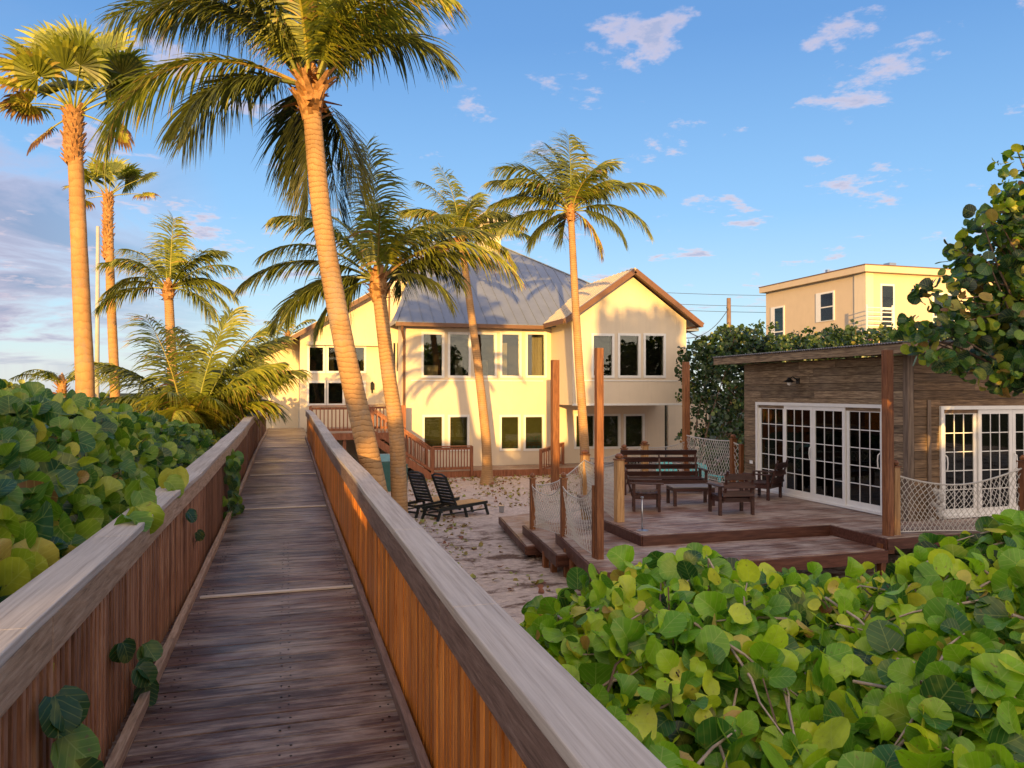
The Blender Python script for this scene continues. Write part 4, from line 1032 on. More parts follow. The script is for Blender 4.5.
# the big one beside the rail
coconut('tallest leaning coconut palm beside the boardwalk rail, crown cut by the top of the photo',
    [(399, 652), (378, 500), (345, 350), (322, 220), (310, 95)], .150, .112,
    [(184, 26, 112, 3.1, .66), (172, 55, 85, 3.1, .45), (150, 60, 80, 3.0, .3), (210, 60, 90, 2.6, .35), (120, 75, 60, 2.6, .4), (60, 70, 75, 2.6, .55),
     (8, 72, 100, 2.3, .6), (330, 66, 100, 2.0, .5), (25, 60, 95, 2.2, .3), (190, 78, 55, 2.6, .6), (350, 80, 60, 2.5, .7), (270, 75, 70, 1.9, .6),
     (95, -5, 75, 2.2, .15), (75, -20, 60, 1.6, .12), (110, -25, 60, 1.7, .1), (205, 5, 85, 1.8, .25), (158, 25, 100, 2.3, .25), (178, 62, 95, 2.7, .5), (120, 10, 90, 2.0, .18), (140, 85, 40, 2.6, .55), (40, 84, 50, 2.5, .6), (200, 70, 70, 2.8, .4), (160, 70, 80, 3.0, .25)],
    9.6, ll=0.90, nl=115, wl=0.034, boots=1.5)
coconut('coconut palm second from the rail with one long frond arching right over the roof',
    [(401, 555), (397, 440), (388, 370), (378, 285)], .162, .122,
    [(100, 86, 12, 2.7, .35), (170, 40, 70, 2.7, .35), (185, 25, 75, 2.6, .3), (190, 5, 80, 2.0, .4), (350, 40, 105, 2.9, .72), (20, 55, 75, 2.4, .3), (10, 35, 60, 2.1, .25), (5, 20, 100, 1.5, .15),
     (150, 65, 60, 2.4, .5), (60, 65, 70, 2.3, .4), (200, 60, 80, 2.2, .55), (280, 70, 60, 1.6, .65), (80, 30, 80, 2.2, .2), (120, 20, 90, 2.2, .2), (330, 65, 80, 2.0, .5), (165, 10, 90, 2.4, .22), (175, -15, 70, 1.6, .3, .6), (25, 40, 100, 1.9, .12)],
    14.2, ll=0.76, nl=84, wl=0.038)
coconut('slim coconut palm standing in the sand before the left half of the house front',
    [(487, 484), (486, 440), (476, 350), (461, 240)], .18, .11,
    [(165, 76, 60, 2.9, .5), (130, 84, 30, 2.8, .55), (180, 50, 70, 2.6, .6), (185, 15, 60, 2.2, .45), (0, 22, 60, 2.5, .6), (15, 35, 60, 2.3, .45), (350, 5, 95, 2.3, .7), (5, -5, 60, 2.2, .6), (60, 75, 50, 2.4, .5), (120, 70, 60, 2.4, .4),
     (40, 60, 80, 2.3, .35), (200, 60, 90, 2.1, .65), (300, 70, 70, 1.7, .6), (90, 20, 80, 2.0, .25), (150, 0, 80, 1.7, .3), (175, -20, 70, 1.5, .9, .6), (20, 60, 90, 2.4, .35), (170, 60, 90, 2.4, .4)],
    27.0, ll=0.80, nl=72, wl=0.050)
coconut('freestanding coconut palm in front of the projecting gable',
    [(586, 478), (584, 440), (577, 330), (571, 214)], .16, .105,
    [(82, 80, 25, 3.1, .45), (140, 72, 45, 3.1, .5), (165, 62, 75, 3.1, .5), (180, 28, 60, 2.7, .55), (186, 2, 45, 2.4, .5), (0, 42, 70, 3.1, .4), (5, 20, 85, 2.9, .35), (350, 0, 80, 2.1, .3), (60, 55, 80, 2.6, .35),
     (120, 78, 40, 3.0, .4), (190, 55, 80, 2.4, .55), (300, 68, 70, 1.7, .65), (95, 10, 80, 2.0, .25), (15, 62, 80, 2.2, .5), (170, 45, 60, 2.9, .35), (185, -20, 50, 1.7, .35), (10, -30, 60, 1.6, .85, .6), (150, 50, 90, 2.6, .4), (30, 75, 70, 2.6, .45), (110, 60, 80, 2.6, .3)],
    25.0, ll=1.01, nl=75, wl=0.050)
# low bushy ones left of the boardwalk
coconut('coconut palm of middle height behind the bushy palm cluster on the left',
    [(174, 430), (172, 370), (168, 292)], .17, .14,
    [(90, 85, 25, 2.6, .6), (150, 60, 60, 2.6, .6), (175, 45, 60, 2.4, .55), (185, 5, 60, 2.3, .5), (5, 45, 70, 2.4, .55), (0, 10, 75, 2.2, .5), (350, -5, 70, 2.0, .45), (30, 65, 60, 2.3, .45), (180, 25, 80, 2.1, .35), (130, 75, 50, 2.4, .5), (20, 30, 90, 2.2, .4), (165, 35, 90, 2.3, .4), (60, 40, 80, 2.0, .3), (200, 60, 70, 1.8, .55), (0, 70, 70, 2.0, .4)],
    25.0, ll=0.90, nl=65, wl=0.050)
coconut('bushy young coconut palm with low fronds left of the boardwalk, wide crown',
    [(190, 480), (190, 466), (190, 448)], .16, .13,
    [(175, 62, 60, 3.2, .5), (165, 80, 35, 3.3, .62), (185, 35, 75, 2.6, .4), (190, 15, 70, 2.0, .35), (60, 82, 30, 3.4, .5), (10, 76, 45, 3.3, .5), (0, 62, 50, 2.6, .55), (5, 52, 60, 2.0, .6), (170, 30, 60, 2.2, .5), (280, 55, 100, 2.3, .72), (280, 66, 70, 2.0, .6), (90, 65, 60, 3.0, .3), (130, 60, 70, 3.0, .3), (230, 60, 80, 2.3, .55), (20, 60, 60, 3.0, .3), (200, 75, 70, 2.6, .4), (340, 70, 65, 1.9, .6), (170, 50, 90, 3.0, .35), (0, 72, 70, 2.8, .6), (15, 66, 70, 2.6, .5), (250, 40, 95, 2.2, .65), (215, 35, 95, 2.4, .6), (300, 60, 80, 2.3, .7), (45, 75, 60, 3.4, .4), (120, 80, 50, 3.3, .45), (180, 15, 80, 2.6, .3), (350, 70, 70, 2.1, .65), (70, 50, 90, 3.0, .2)],
    17.5, ll=1.01, nl=82, wl=0.047)
coconut('small coconut palm close to the boardwalk rail near its far end',
    [(240, 440), (240, 425), (239, 412)], .14, .11,
    [(175, 62, 70, 2.2, .5), (5, 74, 60, 1.7, .5), (60, 80, 40, 2.4, .45), (190, 40, 60, 2.2, .6), (175, 45, 90, 2.4, .6), (100, 70, 60, 2.6, .5), (165, 75, 60, 2.6, .45), (30, 74, 60, 1.8, .3), (130, 60, 60, 2.2, .4), (220, 60, 80, 1.7, .6), (90, 40, 60, 2.2, .3)],
    22.0, ll=0.78, nl=57, wl=0.047)
coconut('low palm sprout at the far left behind the fan palm trunk',
    [(62, 400), (62, 394), (62, 388)], .12, .1, [(180, 30, 60, 1.7, .35), (0, 30, 70, 1.7, .4), (90, 45, 60, 1.5, .5), (160, 45, 80, 1.6, .5), (20, 50, 60, 1.6, .5), (270, 45, 70, 1.2, .45)],
    24.0, ll=0.50, nl=37, wl=0.039)
coconut('distant palm whose tip shows over the left end of the house roof',
    [(288, 420), (288, 380), (288, 338)], .16, .12, [(180, 30, 60, 1.8, .5), (0, 40, 70, 1.8, .5), (90, 80, 30, 1.5, .5), (160, 55, 60, 1.8, .5), (20, 60, 60, 1.8, .5)],
    44.0, ll=0.56, nl=37, wl=0.056)

def fan_palm(label, path, r0, r1, Zd, leaves, fr):
    P3 = [G(px, Zd, zp(py, Zd)) for px, py in path]; base = P3[0]
    t_ = thing('fan_palm', label, 'palm tree', base, 0, 'fan palms on the left')
    pts = []
    for i in range(len(P3) - 1):
        kk = max(2, int((P3[i + 1] - P3[i]).length / .12))
        for k in range(kk): pts.append(P3[i].lerp(P3[i + 1], k / kk) - base)
    top = P3[-1] - base; pts.append(top); n = len(pts); rr = random.Random(int(Zd))
    b = MB(); b.tube(pts, [(r0 + (r1 - r0) * i / n) * (1 + rr.uniform(-.015, .015)) for i in range(n)], 18, cap=False); b.build('trunk', M['trunk_fan'], t_, smooth=True)
    b = MB(); hb = fr * 1.35
    nb2 = 150
    for k in range(nb2):
        a = k * 2.399; z = -hb + hb * 1.05 * k / nb2; o_ = Vector((math.cos(a), math.sin(a), 0)); sd_ = Vector((-o_.y, o_.x, 0)); rb = r1 * 1.05
        p0 = top + Vector((0, 0, z)) + o_ * rb * .9; p1 = p0 + o_ * rr.uniform(.05, .13) + Vector((0, 0, rr.uniform(.05, .14))); w = rr.uniform(.035, .06)
        b.add([p0 - sd_ * w, p0 + sd_ * w, p1 + sd_ * w * .6, p1 - sd_ * w * .6, p0 - sd_ * w - Vector((0, 0, .07)), p0 + sd_ * w - Vector((0, 0, .07))], [(0, 1, 2, 3), (4, 5, 2, 3), (0, 4, 3), (1, 5, 2)], rr.random())
    b.tube([top - Vector((0, 0, hb)), top], [r1 * 1.05, r1 * 1.1], 12); b.build('boots', M['boot'], t_)
    for i, (phi, el, pl, rad, tone, dr) in enumerate(leaves):
        az = R(phi) - YAW; hd = Vector((math.cos(az), math.sin(az), 0)); e = R(el)
        mb = MB(); p = Vector((0, 0, 0)); pp = [p.copy()]
        for k in range(6): ee = e - R(18) * k / 6; p = p + (hd * math.cos(ee) + Vector((0, 0, math.sin(ee)))) * pl / 6; pp.append(p.copy())
        mb.tube(pp, [.022 - .002 * k for k in range(7)], 5, .75, cap=False)
        T = (pp[-1] - pp[-2]).normalized(); Sd = T.cross(Vector((0, 0, 1)))
        if Sd.length < .1: Sd = Vector((-hd.y, hd.x, 0))
        Sd.normalize(); roll = rr.uniform(-.7, .7); Uv = Sd.cross(T); Sd = (Sd * math.cos(roll) + Uv * math.sin(roll)).normalized(); Uv = Sd.cross(T).normalized()
        ns = 34
        for k in range(ns):
            a = -R(118) + R(236) * k / (ns - 1) + rr.uniform(-.02, .02); D_ = (T * math.cos(a) + Sd * math.sin(a)).normalized(); Ls = rad * (.72 + .28 * math.cos(a * .6)) * rr.uniform(.9, 1.08)
            wv = (T * -math.sin(a) + Sd * math.cos(a)) * (Ls * .045); q = p.copy(); d = D_; vs = [q, q]; fold = Uv * (.02 if k % 2 else -.02)
            gg = dr * rr.uniform(.6, 1.4)
            for j, (f_, wd_) in enumerate(((.3, .75), (.58, 1.0), (.8, .6), (1.0, .08))):
                if j > 1: d = (d + Vector((0, 0, -gg))).normalized()
                q = q + d * Ls * ((.3, .28, .22, .2)[j]); vs += [q - wv * wd_ + fold * wd_, q + wv * wd_ - fold * wd_]
            o = len(mb.v); mb.v += [tuple(v) for v in vs]
            for j in range(4): mb.f.append((o + 2 * j, o + 2 * j + 1, o + 2 * j + 3, o + 2 * j + 2)); mb.t.append(min(1, tone - .1 + rr.uniform(-.1, .1) + (.2 if j >= 2 else 0)))
        o = mb.build('frond', M['frond'], t_); o.location = top + hd * r1 * .4 + Vector((0, 0, rr.uniform(-.08, .12)))
fan_palm('tall fan palm with thick smooth trunk and round leaves at the left edge',
    [(86, 470), (85, 380), (78, 240), (72, 112)], .19, .130, 15.2,
    [(170, 60, 1.3, .8, .6, .3), (150, 78, 1.45, .85, .6, .2), (100, 82, 1.5, .85, .6, .15), (40, 78, 1.4, .85, .62, .15), (10, 55, 1.25, .8, .35, .4), (165, 70, .9, .75, .7, .3), (185, 45, 1.2, .7, .85, .4), (20, 65, .9, .75, .55, .3), (70, 60, 1.5, .75, .3, .4), (0, 30, 1.1, .65, .15, .45), (350, 40, .9, .7, .3, .4), (190, 30, 1.0, .75, .8, .4), (180, 15, .8, .7, .75, .5), (280, 65, .75, .75, .6, .3),
     (230, 50, .8, .75, .7, .35), (60, 45, 1.1, .7, .3, .3), (130, 50, 1.1, .75, .4, .3), (180, -25, .6, .6, .95, .6), (0, -15, .9, .5, .95, .9), (310, 60, .9, .75, .5, .3), (200, 62, .9, .7, .65, .3), (80, 60, 1.1, .75, .6, .2), (205, 5, .7, .6, .9, .6)], 1.05 * .7)
fan_palm('slimmer fan palm farther back to the right of the thick fan palm',
    [(116, 430), (115, 390), (110, 290), (107, 195)], .165, .13, 26.0,
    [(170, 55, .9, .75, .6, .35), (150, 75, .8, .75, .55, .3), (90, 85, .9, .8, .6, .2), (30, 65, .9, .75, .6, .3), (0, 35, 1.3, .6, .4, .4), (355, 10, 1.2, .6, .85, .7), (185, 25, .8, .7, .7, .5), (190, -5, .7, .6, .9, .8), (280, 60, .7, .7, .6, .4), (60, 50, .9, .7, .4, .3), (200, 50, .8, .7, .65, .4), (5, 55, .8, .7, .5, .4)], 1.6)

# ------------------------------------------------------------------ sea grape foliage
def leaf_template(nr=11, two=True):
    """round sea grape leaf with a notch at the stalk: local x = width, y = length 0..1, z = cupping"""
    vs = [(0, .45, 0)]; fs = []
    rings = (.5, 1.0) if two else (1.0,)
    for r in rings:
        for k in range(nr):
            a = 2 * math.pi * k / nr - math.pi / 2
            rr = r * (.52 + .015 * math.cos(3 * a)); x = rr * math.cos(a) * 1.03; y = .46 + rr * math.sin(a) * .96
            if k == 0 and r == 1: y += .13
            z = .10 * abs(x) ** 1.1 * 2 - .12 * (r ** 2) * (abs(y - .46)) * 1.0 + .018 * math.sin(a * 5) * r
            vs.append((x, y, z))
    for k in range(nr):
        if two: fs.append((0, 1 + k, 1 + (k + 1) % nr)); fs.append((1 + k, 1 + nr + k, 1 + nr + (k + 1) % nr, 1 + (k + 1) % nr))
        else: fs.append((0, 1 + k, 1 + (k + 1) % nr))
    return np.array(vs), fs
def leaf_cloud(name, mat, parent, pos, nrm, yax, size, tone, hi=True):
    T, fs = leaf_template(12, True) if hi else leaf_template(7, False)
    n = len(pos); nv = len(T)
    nz = nrm / np.linalg.norm(nrm, axis=1, keepdims=True)
    yx = yax - nz * (yax * nz).sum(1, keepdims=True); yx /= np.linalg.norm(yx, axis=1, keepdims=True) + 1e-9
    xx = np.cross(yx, nz)
    cup = RNG.uniform(-.8, 3.4, n)[:, None]
    bendy = RNG.uniform(-.35, .25, n)[:, None]
    tx = T[None, :, 0] * RNG.uniform(.9, 1.1, n)[:, None]; ty = np.repeat(T[None, :, 1], n, 0); tz = T[None, :, 2] * cup + bendy * ty ** 2
    V = pos[:, None, :] + size[:, None, None] * (tx[..., None] * xx[:, None, :] + ty[..., None] * yx[:, None, :] + tz[..., None] * nz[:, None, :])
    V = V.reshape(-1, 3)
    lens = np.array([len(f) for f in fs]); flat = np.concatenate([np.array(f) for f in fs])
    nf = len(fs); loops = (flat[None, :] + (np.arange(n) * nv)[:, None]).ravel()
    starts_one = np.concatenate([[0], np.cumsum(lens)[:-1]]); starts = (starts_one[None, :] + (np.arange(n) * len(flat))[:, None]).ravel()
    me = bpy.data.meshes.new(name); me.vertices.add(len(V)); me.vertices.foreach_set('co', V.astype(np.float32).ravel())
    me.loops.add(len(loops)); me.loops.foreach_set('vertex_index', loops.astype(np.int32))
    me.polygons.add(n * nf); me.polygons.foreach_set('loop_start', starts.astype(np.int32))
    me.update(calc_edges=True)
    a = me.attributes.new('tone', 'FLOAT', 'FACE'); a.data.foreach_set('value', np.repeat(tone, nf).astype(np.float32))
    uv = me.uv_layers.new(name='UVMap'); uvv = np.tile(T[flat][:, :2] * np.array([2, 2]) - np.array([0, .0]), (n, 1)); uv.data.foreach_set('uv', uvv.astype(np.float32).ravel())
    me.polygons.foreach_set('use_smooth', np.ones(n * nf, dtype=bool)); me.materials.append(mat); me.update()
    o = bpy.data.objects.new(name, me); COL.objects.link(o); o.parent = parent; return o
def shoots(tips, dirs, per, spread, size, tone_fn, face=None):
    """leaves set alternately along short shoots"""
    P_, Nn, Yy, Sz, Tn = [], [], [], [], []
    for p, d in zip(tips, dirs):
        d = d / np.linalg.norm(d); a = RNG.random() * 6.28; k0 = int(per + RNG.integers(-1, 2)); ct = RNG.normal(0, .10)
        ref = np.array([0, 0, 1.]) if abs(d[2]) < .9 else np.array([1., 0, 0]); s1 = np.cross(d, ref); s1 /= np.linalg.norm(s1); s2_ = np.cross(d, s1)
        for k in range(max(2, k0)):
            a += 2.6 + RNG.normal(0, .4); o_ = s1 * math.cos(a) + s2_ * math.sin(a); q = p - d * spread * k * .8
            y_ = o_ * 1.0 + d * RNG.uniform(-.1, .7); nn = d * .9 + o_ * -.2 + RNG.normal(0, .58, 3) + (face if face is not None else 0)
            P_.append(q + o_ * .02); Nn.append(nn); Yy.append(y_); Sz.append(size * RNG.uniform(.55, 1.25) * (.75 if k == 0 else 1)); Tn.append(tone_fn(k, ct, q))
    return map(np.array, (P_, Nn, Yy, Sz, Tn))
def tone_basic(mu, yel, sig=.13):
    def f(k, ct, q):
        r = RNG.random()
        if r < yel: return RNG.uniform(.78, .92)
        if r < yel * 1.25: return RNG.uniform(.92, 1)
        return float(np.clip(mu + ct + RNG.normal(0, sig) - .04 * k, 0, .78))
    return f
def twigs(name, parent, roots, tips, r=.012, mid=.15):
    b = MB()
    for q in tips:
        p = roots[RNG.integers(len(roots))]; p = Vector(p); q = Vector(q); m_ = p.lerp(q, .55) + Vector(RNG.normal(0, mid, 3))
        pts = [p.lerp(m_, .0), p.lerp(m_, .5) + Vector(RNG.normal(0, mid * .25, 3)), m_, m_.lerp(q, .5) + Vector(RNG.normal(0, mid * .2, 3)), q]
        b.tube(pts, [r * 1.6, r * 1.3, r, r * .7, r * .4], 5, cap=False)
    return b.build(name, M['twig'], parent, smooth=True)
CYv = np.array([CY, -SY, 0]); CZv = np.array([SY, CY, 0])
def cw(x, Z, z): return np.array(CW(x, Z, z))
TOCAM = -CZv * .55 + np.array([0, 0, .25])
# right foreground mass, split in two plants
cr_px = [505, 530, 580, 650, 720, 800, 860, 900, 940, 970, 1024, 1200]; cr_y = [655, 606, 572, 552, 556, 563, 575, 562, 540, 527, 520, 500]
def right_h(px, Z):
    yc = np.interp(px, cr_px, cr_y); zc = EYE - (yc - 392) * 5.0 / F
    if Z <= 5.0: return zc - (5.0 - Z) * .24
    return zc - (Z - 5.0) * (.55 if px < 900 else .30)
def build_right(label, pxa, pxb, seed, n):
    t_ = thing('sea_grape_bush', label, 'bush', CW(((pxa + pxb) / 2 - 512) / F * 4.5, 4.5, -.6), 0, 'sea grape bushes right of the boardwalk')
    tips = []; dirs = []
    while len(tips) < n:
        Z = RNG.uniform(1.7, 6.6) ; px = RNG.uniform(pxa, pxb); x = (px - 512) / F * Z; P_ = cw(x, Z, 0)
        if RNG.random() > Z / 6.6 * 1.1: continue
        if P_[0] < .93: continue
        h = right_h(px, Z)
        if P_[0] < 1.5: h -= (1.5 - P_[0]) * .35
        dep = RNG.exponential(.16)
        if RNG.random() < .35: dep += RNG.uniform(.1, .5)
        P_[2] = h - .03 - dep + RNG.normal(0, .04) + .10 * math.sin(P_[0] * 4.1) * math.sin(P_[1] * 3.7)
        tips.append(P_); dirs.append(np.array([0, 0, .9]) - CZv * .55 + RNG.normal(0, .5, 3))
    off = np.array(t_.location)
    p, nn, yy, ss, tt = shoots(tips, dirs, 4, .045, .140, tone_basic(.50, .07, .17), TOCAM * .35)
    ss = ss * np.interp(p @ CZv, [1.8, 3.0, 5.0], [1.45, 1.22, .98])
    keep = p[:, 0] > .86; p, nn, yy, ss, tt = p[keep], nn[keep], yy[keep], ss[keep], tt[keep]
    leaf_cloud('leaves', M['grape'], t_, p - off, nn, yy, ss, tt)
    idx = RNG.choice(len(tips), min(220, len(tips)), False)
    roots = [cw(((px - 512) / F * Z), Z, -.7) - off for px in np.linspace(max(pxa, 640), pxb, 9) for Z in (3.5, 5.0)]
    twigs('stems', t_, roots, [tips[i] - off for i in idx], .011)
    TP = np.array(tips); b = MB()
    for i in RNG.choice(len(tips), 260, False):
        if TP[i] @ CZv < 2.6: continue
        dd = np.linalg.norm(TP - TP[i], axis=1); cand = np.where((dd > .25) & (dd < .7))[0]
        if len(cand) == 0: continue
        j = cand[RNG.integers(len(cand))]; a = Vector(TP[i] - off); e = Vector(TP[j] - off); m_ = a.lerp(e, .5) + Vector((0, 0, .02))
        b.tube([a, a.lerp(m_, .6) + Vector(RNG.normal(0, .02, 3)), m_, e], [.004, .006, .008, .009], 5, cap=False)
    o = b.build('twigs', M['twig_pale'], t_, smooth=True); o['kind'] = 'stuff'
build_right('sea grape bush with round bright green leaves against the boardwalk rail', 512, 800, 1, 1400)
build_right('sea grape bush with yellowing round leaves in the lower right corner', 800, 1120, 2, 1700)
# left foreground mass
def left_h(X, Y):
    h = 1.60 - .05 * max(0, Y - 6.5)
    if Y > 8.5: h -= .02 * (Y - 8.5)
    e = -X - .93
    h -= .95 * max(0, 1 - e / .75) ** 1.3
    h += .10 * math.sin(X * 2.3 + 1) * math.sin(Y * 1.9) * min(1, max(0, e * 2))
    if X < -1.8: h += .05
    return h
def build_left(label, ya, yb, n, hi, size, xmin, facing=True, gr='sea grape bushes left of the boardwalk', mu=.36, yel=.08, zmax=None):
    t_ = thing('sea_grape_bush', label, 'bush', (-2.0, (ya + yb) / 2, -.8), 0, gr)
    tips = []; dirs = []
    while len(tips) < n:
        X = -.98 - RNG.random() ** 1.2 * (-.98 - xmin); Y = RNG.uniform(ya, yb)
        h = left_h(X, Y); dep = RNG.exponential(.2)
        if Y < 2.6: h = min(h, .62 + .5 * max(0, Y - 1.9))
        if RNG.random() < .35: dep += RNG.uniform(0, .9)
        z = h - .05 - dep
        tips.append(np.array([X, Y, z])); dirs.append(np.array([.45, -.5, .7]) + RNG.normal(0, .5, 3))
    off = np.array(t_.location)
    p, nn, yy, ss, tt = shoots(tips, dirs, 4, .05, size, tone_basic(mu, yel), TOCAM * .9)
    hh = (p[:, 0] < -.93)
    p, nn, yy, ss, tt = p[hh], nn[hh], yy[hh], ss[hh], tt[hh]
    if hi:  # a few sprigs over the cap and through the balusters
        ex = [(-.80, 6.05, 1.10, .19, .86), (-.82, 5.9, 1.03, .16, .6), (-.80, 4.75, 1.02, .21, .62), (-.84, 4.95, 1.08, .17, .5), (-.82, 4.5, 1.0, .15, .45), (-.88, 5.2, 1.12, .2, .5),
              (-.73, 2.84, .66, .15, .15), (-.72, 2.86, .52, .16, .5), (-.72, 2.80, .38, .16, .1), (-.73, 4.3, .25, .13, .2), (-.72, 4.42, .12, .14, .15), (-.73, 4.5, .30, .12, .3), (-.72, 4.36, .0, .12, .1),
              (-.73, 6.3, .74, .11, .15), (-.73, 6.9, .47, .10, .1), (-.73, 3.9, .5, .11, .12)]
        for k in range(26): ex.append((-.70 + RNG.normal(0, .02), 10.9 + RNG.normal(0, .35), .02 + .85 * RNG.random(), .14, RNG.uniform(.1, .5)))
        e = np.array(ex); p = np.vstack([p, e[:, :3]]); m_ = len(e)
        nn = np.vstack([nn, np.tile([.7, -.6, .25], (m_, 1)) + RNG.normal(0, .25, (m_, 3))]); yy = np.vstack([yy, np.tile([.2, .2, -.8], (m_, 1)) + RNG.normal(0, .3, (m_, 3))]); ss = np.concatenate([ss, e[:, 3]]); tt = np.concatenate([tt, e[:, 4]])
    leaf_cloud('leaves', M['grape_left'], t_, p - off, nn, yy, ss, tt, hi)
    idx = RNG.choice(len(tips), min(160, len(tips)), False)
    roots = [np.array([x, y, -.85]) - off for x in np.linspace(-1.3, xmin, 5) for y in np.linspace(ya, yb, 5)]
    twigs('stems', t_, roots, [tips[i] - off for i in idx], .011)
build_left('large leaved dark sea grape bush leaning over the near end of the left rail', 1.8, 5.2, 1900, True, .175, -4.2, mu=.46)
build_left('dark sea grape bush behind the nearest one along the left rail', 5.2, 10.0, 2300, True, .155, -6.0, mu=.43)
build_left('smaller leaved green bush farther along the left rail before the palms', 10.0, 17.0, 2600, False, .15, -9.0, mu=.36, yel=.03)
build_left('low green bush by the far end of the left rail', 17.0, 27.0, 2400, False, .16, -8.0, mu=.4, yel=.03)
# vegetation volumes farther off
def mass(name, label, cat, n, box, size, mu, yel, mat='grape_far', profile=None, group=None, hi=False, dirup=.7, kind=None, per=4, trunk=True):
    (xa, xb), (ya, yb), (za, zb_) = box
    t_ = thing(name, label, cat, ((xa + xb) / 2, (ya + yb) / 2, za), 0, group)
    tips = []; dirs = []
    while len(tips) < n:
        X, Y = RNG.uniform(xa, xb), RNG.uniform(ya, yb); top = zb_ if profile is None else profile(X, Y)
        z = top - RNG.exponential((top - za) * .28) if RNG.random() < .6 else RNG.uniform(za, top)
        if z < za: continue
        tips.append(np.array([X, Y, z])); dirs.append(np.array([0, 0, dirup]) - CZv * .5 + RNG.normal(0, .6, 3))
    off = np.array(t_.location); p, nn, yy, ss, tt = shoots(tips, dirs, per, size * .35, size, tone_basic(mu, yel, .16), TOCAM * .4)
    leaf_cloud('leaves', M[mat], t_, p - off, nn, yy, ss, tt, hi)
    if trunk:
        roots = [np.array([x, (ya + yb) / 2, za - .3]) - off for x in np.linspace(xa, xb, max(2, int((xb - xa) / 1.5)))]
        idx = RNG.choice(len(tips), min(60, len(tips)), False); twigs('stems', t_, roots, [tips[i] - off for i in idx], .025, .3)
    return t_
hp = lambda X, Y: 3.72 + .22 * math.sin(X * 1.7) + .15 * math.sin(X * 4.1 + Y) - 1.6 * max(0, (14.6 - X)) ** 1.2 * .45 + .12 * math.sin(X * 9)
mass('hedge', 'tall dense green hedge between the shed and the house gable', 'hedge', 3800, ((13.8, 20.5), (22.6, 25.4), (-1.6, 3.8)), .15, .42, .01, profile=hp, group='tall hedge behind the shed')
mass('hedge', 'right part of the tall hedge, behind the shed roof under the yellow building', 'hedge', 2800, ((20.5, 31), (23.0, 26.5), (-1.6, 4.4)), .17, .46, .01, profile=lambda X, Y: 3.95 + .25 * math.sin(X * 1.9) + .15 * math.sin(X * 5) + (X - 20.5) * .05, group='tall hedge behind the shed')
mass('shrub', 'dark leafy shrub at the foot of the house wing left of the boardwalk end', 'shrub', 900, ((-4.2, -1.0), (27, 31.5), (-1.4, 1.6)), .16, .35, .02, profile=lambda X, Y: 1.5 + .3 * math.sin(X * 3))
mass('shrub', 'pale green low shrub right of the house gable', 'shrub', 500, ((17.5, 20), (33.5, 36), (-1.6, 2.6)), .2, .6, .05)
mass('shrub', 'wide scrub behind the thick fan palm trunk on the left', 'shrub', 2600, ((-14, -5.5), (10, 24), (-1.0, 1.35)), .16, .42, .05, profile=lambda X, Y: 1.40 + .18 * math.sin(X * 1.3) * math.sin(Y))
mass('shrub', 'orange tinted low scrub on the left horizon', 'shrub', 1500, ((-26, -10), (30, 38), (-1.2, 1.75)), .28, .86, .3, profile=lambda X, Y: 1.65 + .35 * math.sin(X * 1.1))
mass('shrub', 'far belt of scrub at the left of the horizon', 'shrub', 2200, ((-60, -14), (60, 75), (-1.2, 1.8)), .5, .45, .1, profile=lambda X, Y: 1.5 + .5 * math.sin(X * .5), trunk=False)
# sea grape tree at the right edge
tr_ = thing('sea_grape_tree', 'dark sea grape tree with yellow and red leaves reaching in at the right edge', 'tree', CW(7.9, 10.6, -1.5))
off = np.array(tr_.location); tips = []; dirs = []
blobs = [(7.0, 10.3, 3.4, 1.0, .95), (7.9, 10.4, 4.1, 1.25, 1.0), (5.75, 10.0, 2.45, .62, .5), (7.2, 10.2, 2.3, 1.2, .8), (6.2, 10.1, 2.95, .65, .5), (8.2, 10.6, 2.6, 1.4, 1.2), (6.75, 10.0, 4.5, .42, .45), (5.75, 9.9, 1.95, .42, .22), (6.2, 10, 3.9, .35, .3), (5.25, 9.9, 2.75, .12, .12), (5.55, 10.0, 3.0, .25, .2), (6.6, 10.0, 1.9, .5, .25), (5.95, 10.0, 3.55, .12, .1), (6.9, 9.9, 4.95, .2, .2)]
wts = np.array([b_[3] * b_[3] * b_[4] for b_ in blobs]); wts /= wts.sum()
while len(tips) < 1350:
    b_ = blobs[RNG.choice(len(blobs), p=wts)]; d = RNG.normal(0, 1, 3); d /= np.linalg.norm(d); r = RNG.random() ** .25
    x, Z, z = b_[0] + d[0] * b_[3] * r, b_[1] + d[1] * .9 * r * b_[3], b_[2] + d[2] * b_[4] * r
    tips.append(cw(x, Z, z)); dirs.append(CYv * d[0] + CZv * d[1] + np.array([0, 0, d[2]]) + np.array([0, 0, .5]) + RNG.normal(0, .4, 3))
def tt_fn(k, ct, q):
    r = RNG.random()
    if r < .12: return RNG.uniform(.74, .90)
    if r < .20: return RNG.uniform(.93, 1)
    return float(np.clip(.22 + ct + RNG.normal(0, .14), 0, .6))
p, nn, yy, ss, tt = shoots(tips, dirs, 4, .05, .155, tt_fn, TOCAM * .5)
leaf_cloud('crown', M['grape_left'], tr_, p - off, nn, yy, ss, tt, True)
idx = RNG.choice(len(tips), 150, False); roots = [cw(7.9, 10.5, 1.2) - off, cw(8.3, 10.4, 2.0) - off, cw(7.6, 10.3, 1.9) - off, cw(8.2, 10.4, 3.0) - off]
twigs('branches', tr_, roots, [tips[i] - off for i in idx], .02, .2)
b = MB(); b.tube([(0, 0, -.3), (.1, 0, .8), (-.05, 0, 1.8), (.15, 0, 2.9), (.2, 0, 4.2)], [.16, .13, .11, .09, .05], 10); b.build('trunk', M['twig'], tr_, smooth=True)

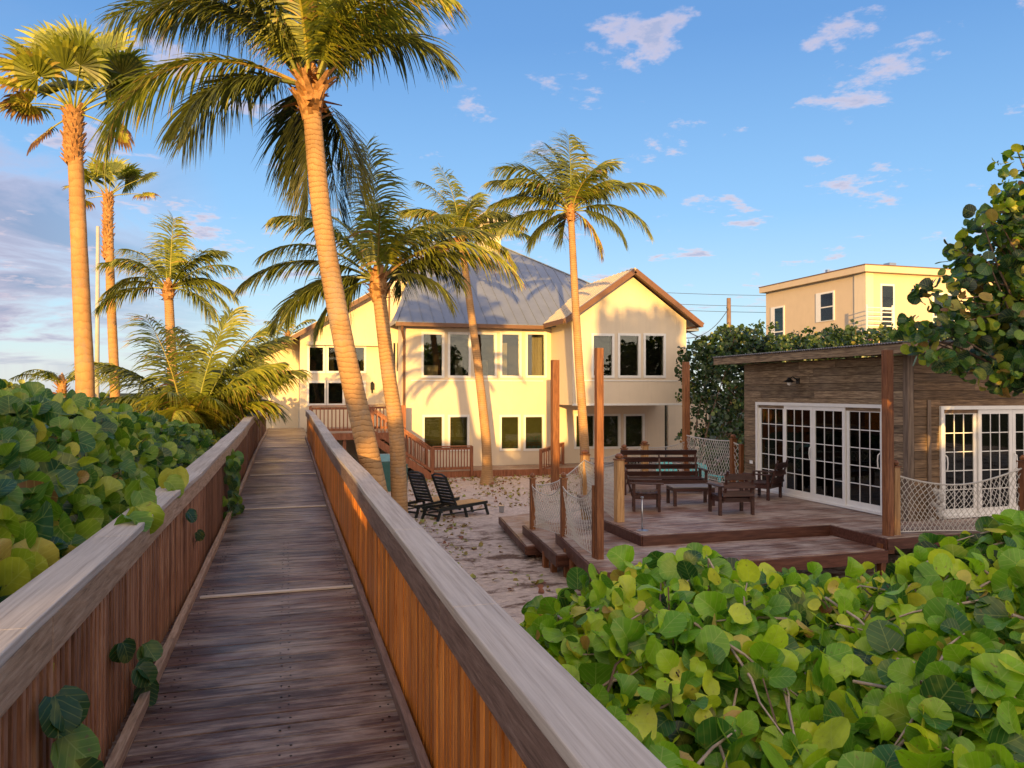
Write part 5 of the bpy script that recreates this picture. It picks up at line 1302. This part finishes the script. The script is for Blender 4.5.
# dune vegetation behind the camera: it keeps the low sun off the foreground
HOLES = [(-2.8, -1.3, 1.85, 2.95), (-1.25, -.55, 2.6, 3.3), (.45, 1.35, 2.2, 9), (7.2, 8.7, 2.65, 3.7), (-.9, -.5, 1.9, 2.3), (5.6, 6.3, 3.3, 3.9)]
def back_bush(label, xa, xb, Z0, Z1, top, n, size=.3, gaps=0, zlo=-.6):
    c0 = CW((xa + xb) / 2, (Z0 + Z1) / 2, -1.0); t_ = thing('dune_shrub', label, 'shrub', c0, 0, 'dune shrubs on the seaward side')
    P_ = []; 
    while len(P_) < n:
        x = RNG.uniform(xa, xb); Z = RNG.uniform(Z0, Z1); tp = top(x); z = RNG.uniform(zlo, tp)
        if any(a0 < x + .10 * math.sin(z * 9) < a1 and c0_ < z + .12 * math.sin(x * 7) < c1_ for a0, a1, c0_, c1_ in HOLES): continue
        if gaps and (math.sin(x * 2.6 + z * 1.3) * math.sin(z * 3.1 + x) > gaps): continue
        P_.append(cw(x, Z, z))
    p = np.array(P_); nn = RNG.normal(0, .6, (n, 3)) - CZv * 1.2; yy = RNG.normal(0, 1, (n, 3)); ss = size * RNG.uniform(.7, 1.2, n); tt = np.clip(RNG.normal(.5, .2, n), 0, .9)
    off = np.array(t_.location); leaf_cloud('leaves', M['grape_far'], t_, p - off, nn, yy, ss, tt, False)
    twigs('stems', t_, [np.array([x, 0, 0]) for x in np.linspace((xa - xb) / 2, (xb - xa) / 2, 6)], [q - off for q in p[RNG.choice(n, 40, False)]], .03, .4)
jag = lambda x: .12 * math.sin(x * 5.3) + .1 * math.sin(x * 11.7)
back_bush('wind clipped shrub seaward of the boardwalk on its left', -9, -1.0, -11, -8.5, lambda x: 3.15 + jag(x) * .7, 7200)
back_bush('wind clipped shrub seaward of the boardwalk across its end', -1.0, 2.4, -11, -8.5, lambda x: 3.15 + jag(x) * .7, 3800)
back_bush('taller ragged shrub seaward of the right foreground bushes', 2.2, 5.9, -12, -9, lambda x: 4.6 + 2.9 * sm(2.0, 2.8, x) + jag(x) * 1.2 + 1.2 * abs(math.sin(x * 7.3 + .6 * math.sin(x * 3))) ** 3, 15000, .24)
back_bush('open sea grape clump seaward of the shed', 5.9, 12, -12, -9, lambda x: 4.6 + jag(x) * 1.2, 7000, .3, .8)

# dry leaves blown over the yard
n = 2600; P_ = []
while len(P_) < n:
    X, Y = RNG.uniform(1.0, 12), RNG.uniform(8, 28.2)
    if X > 4.3 and Y < 20.6: continue
    dens = .25 + .75 * (math.sin(X * 1.7 + Y * .8) * math.sin(Y * 1.3 - X) > .1) + (1 if (27 < Y or X < 1.6) else 0)
    if RNG.random() > dens / 2: continue
    P_.append((X, Y, ground_z(X, Y) + .012 + .015 * RNG.random()))
p = np.array(P_); nn = RNG.normal(0, .35, (n, 3)) + np.array([0, 0, 1.]); yy = RNG.normal(0, 1, (n, 3)); ss = RNG.uniform(.05, .13, n); tt = RNG.choice([.93, .96, 1.0, .89], n)
tag(leaf_cloud('dry_leaves', M['grape_far'], None, p, nn, yy, ss, tt, False), 'scattered dry brown leaves lying on the sandy yard', 'leaf litter', kind='stuff')
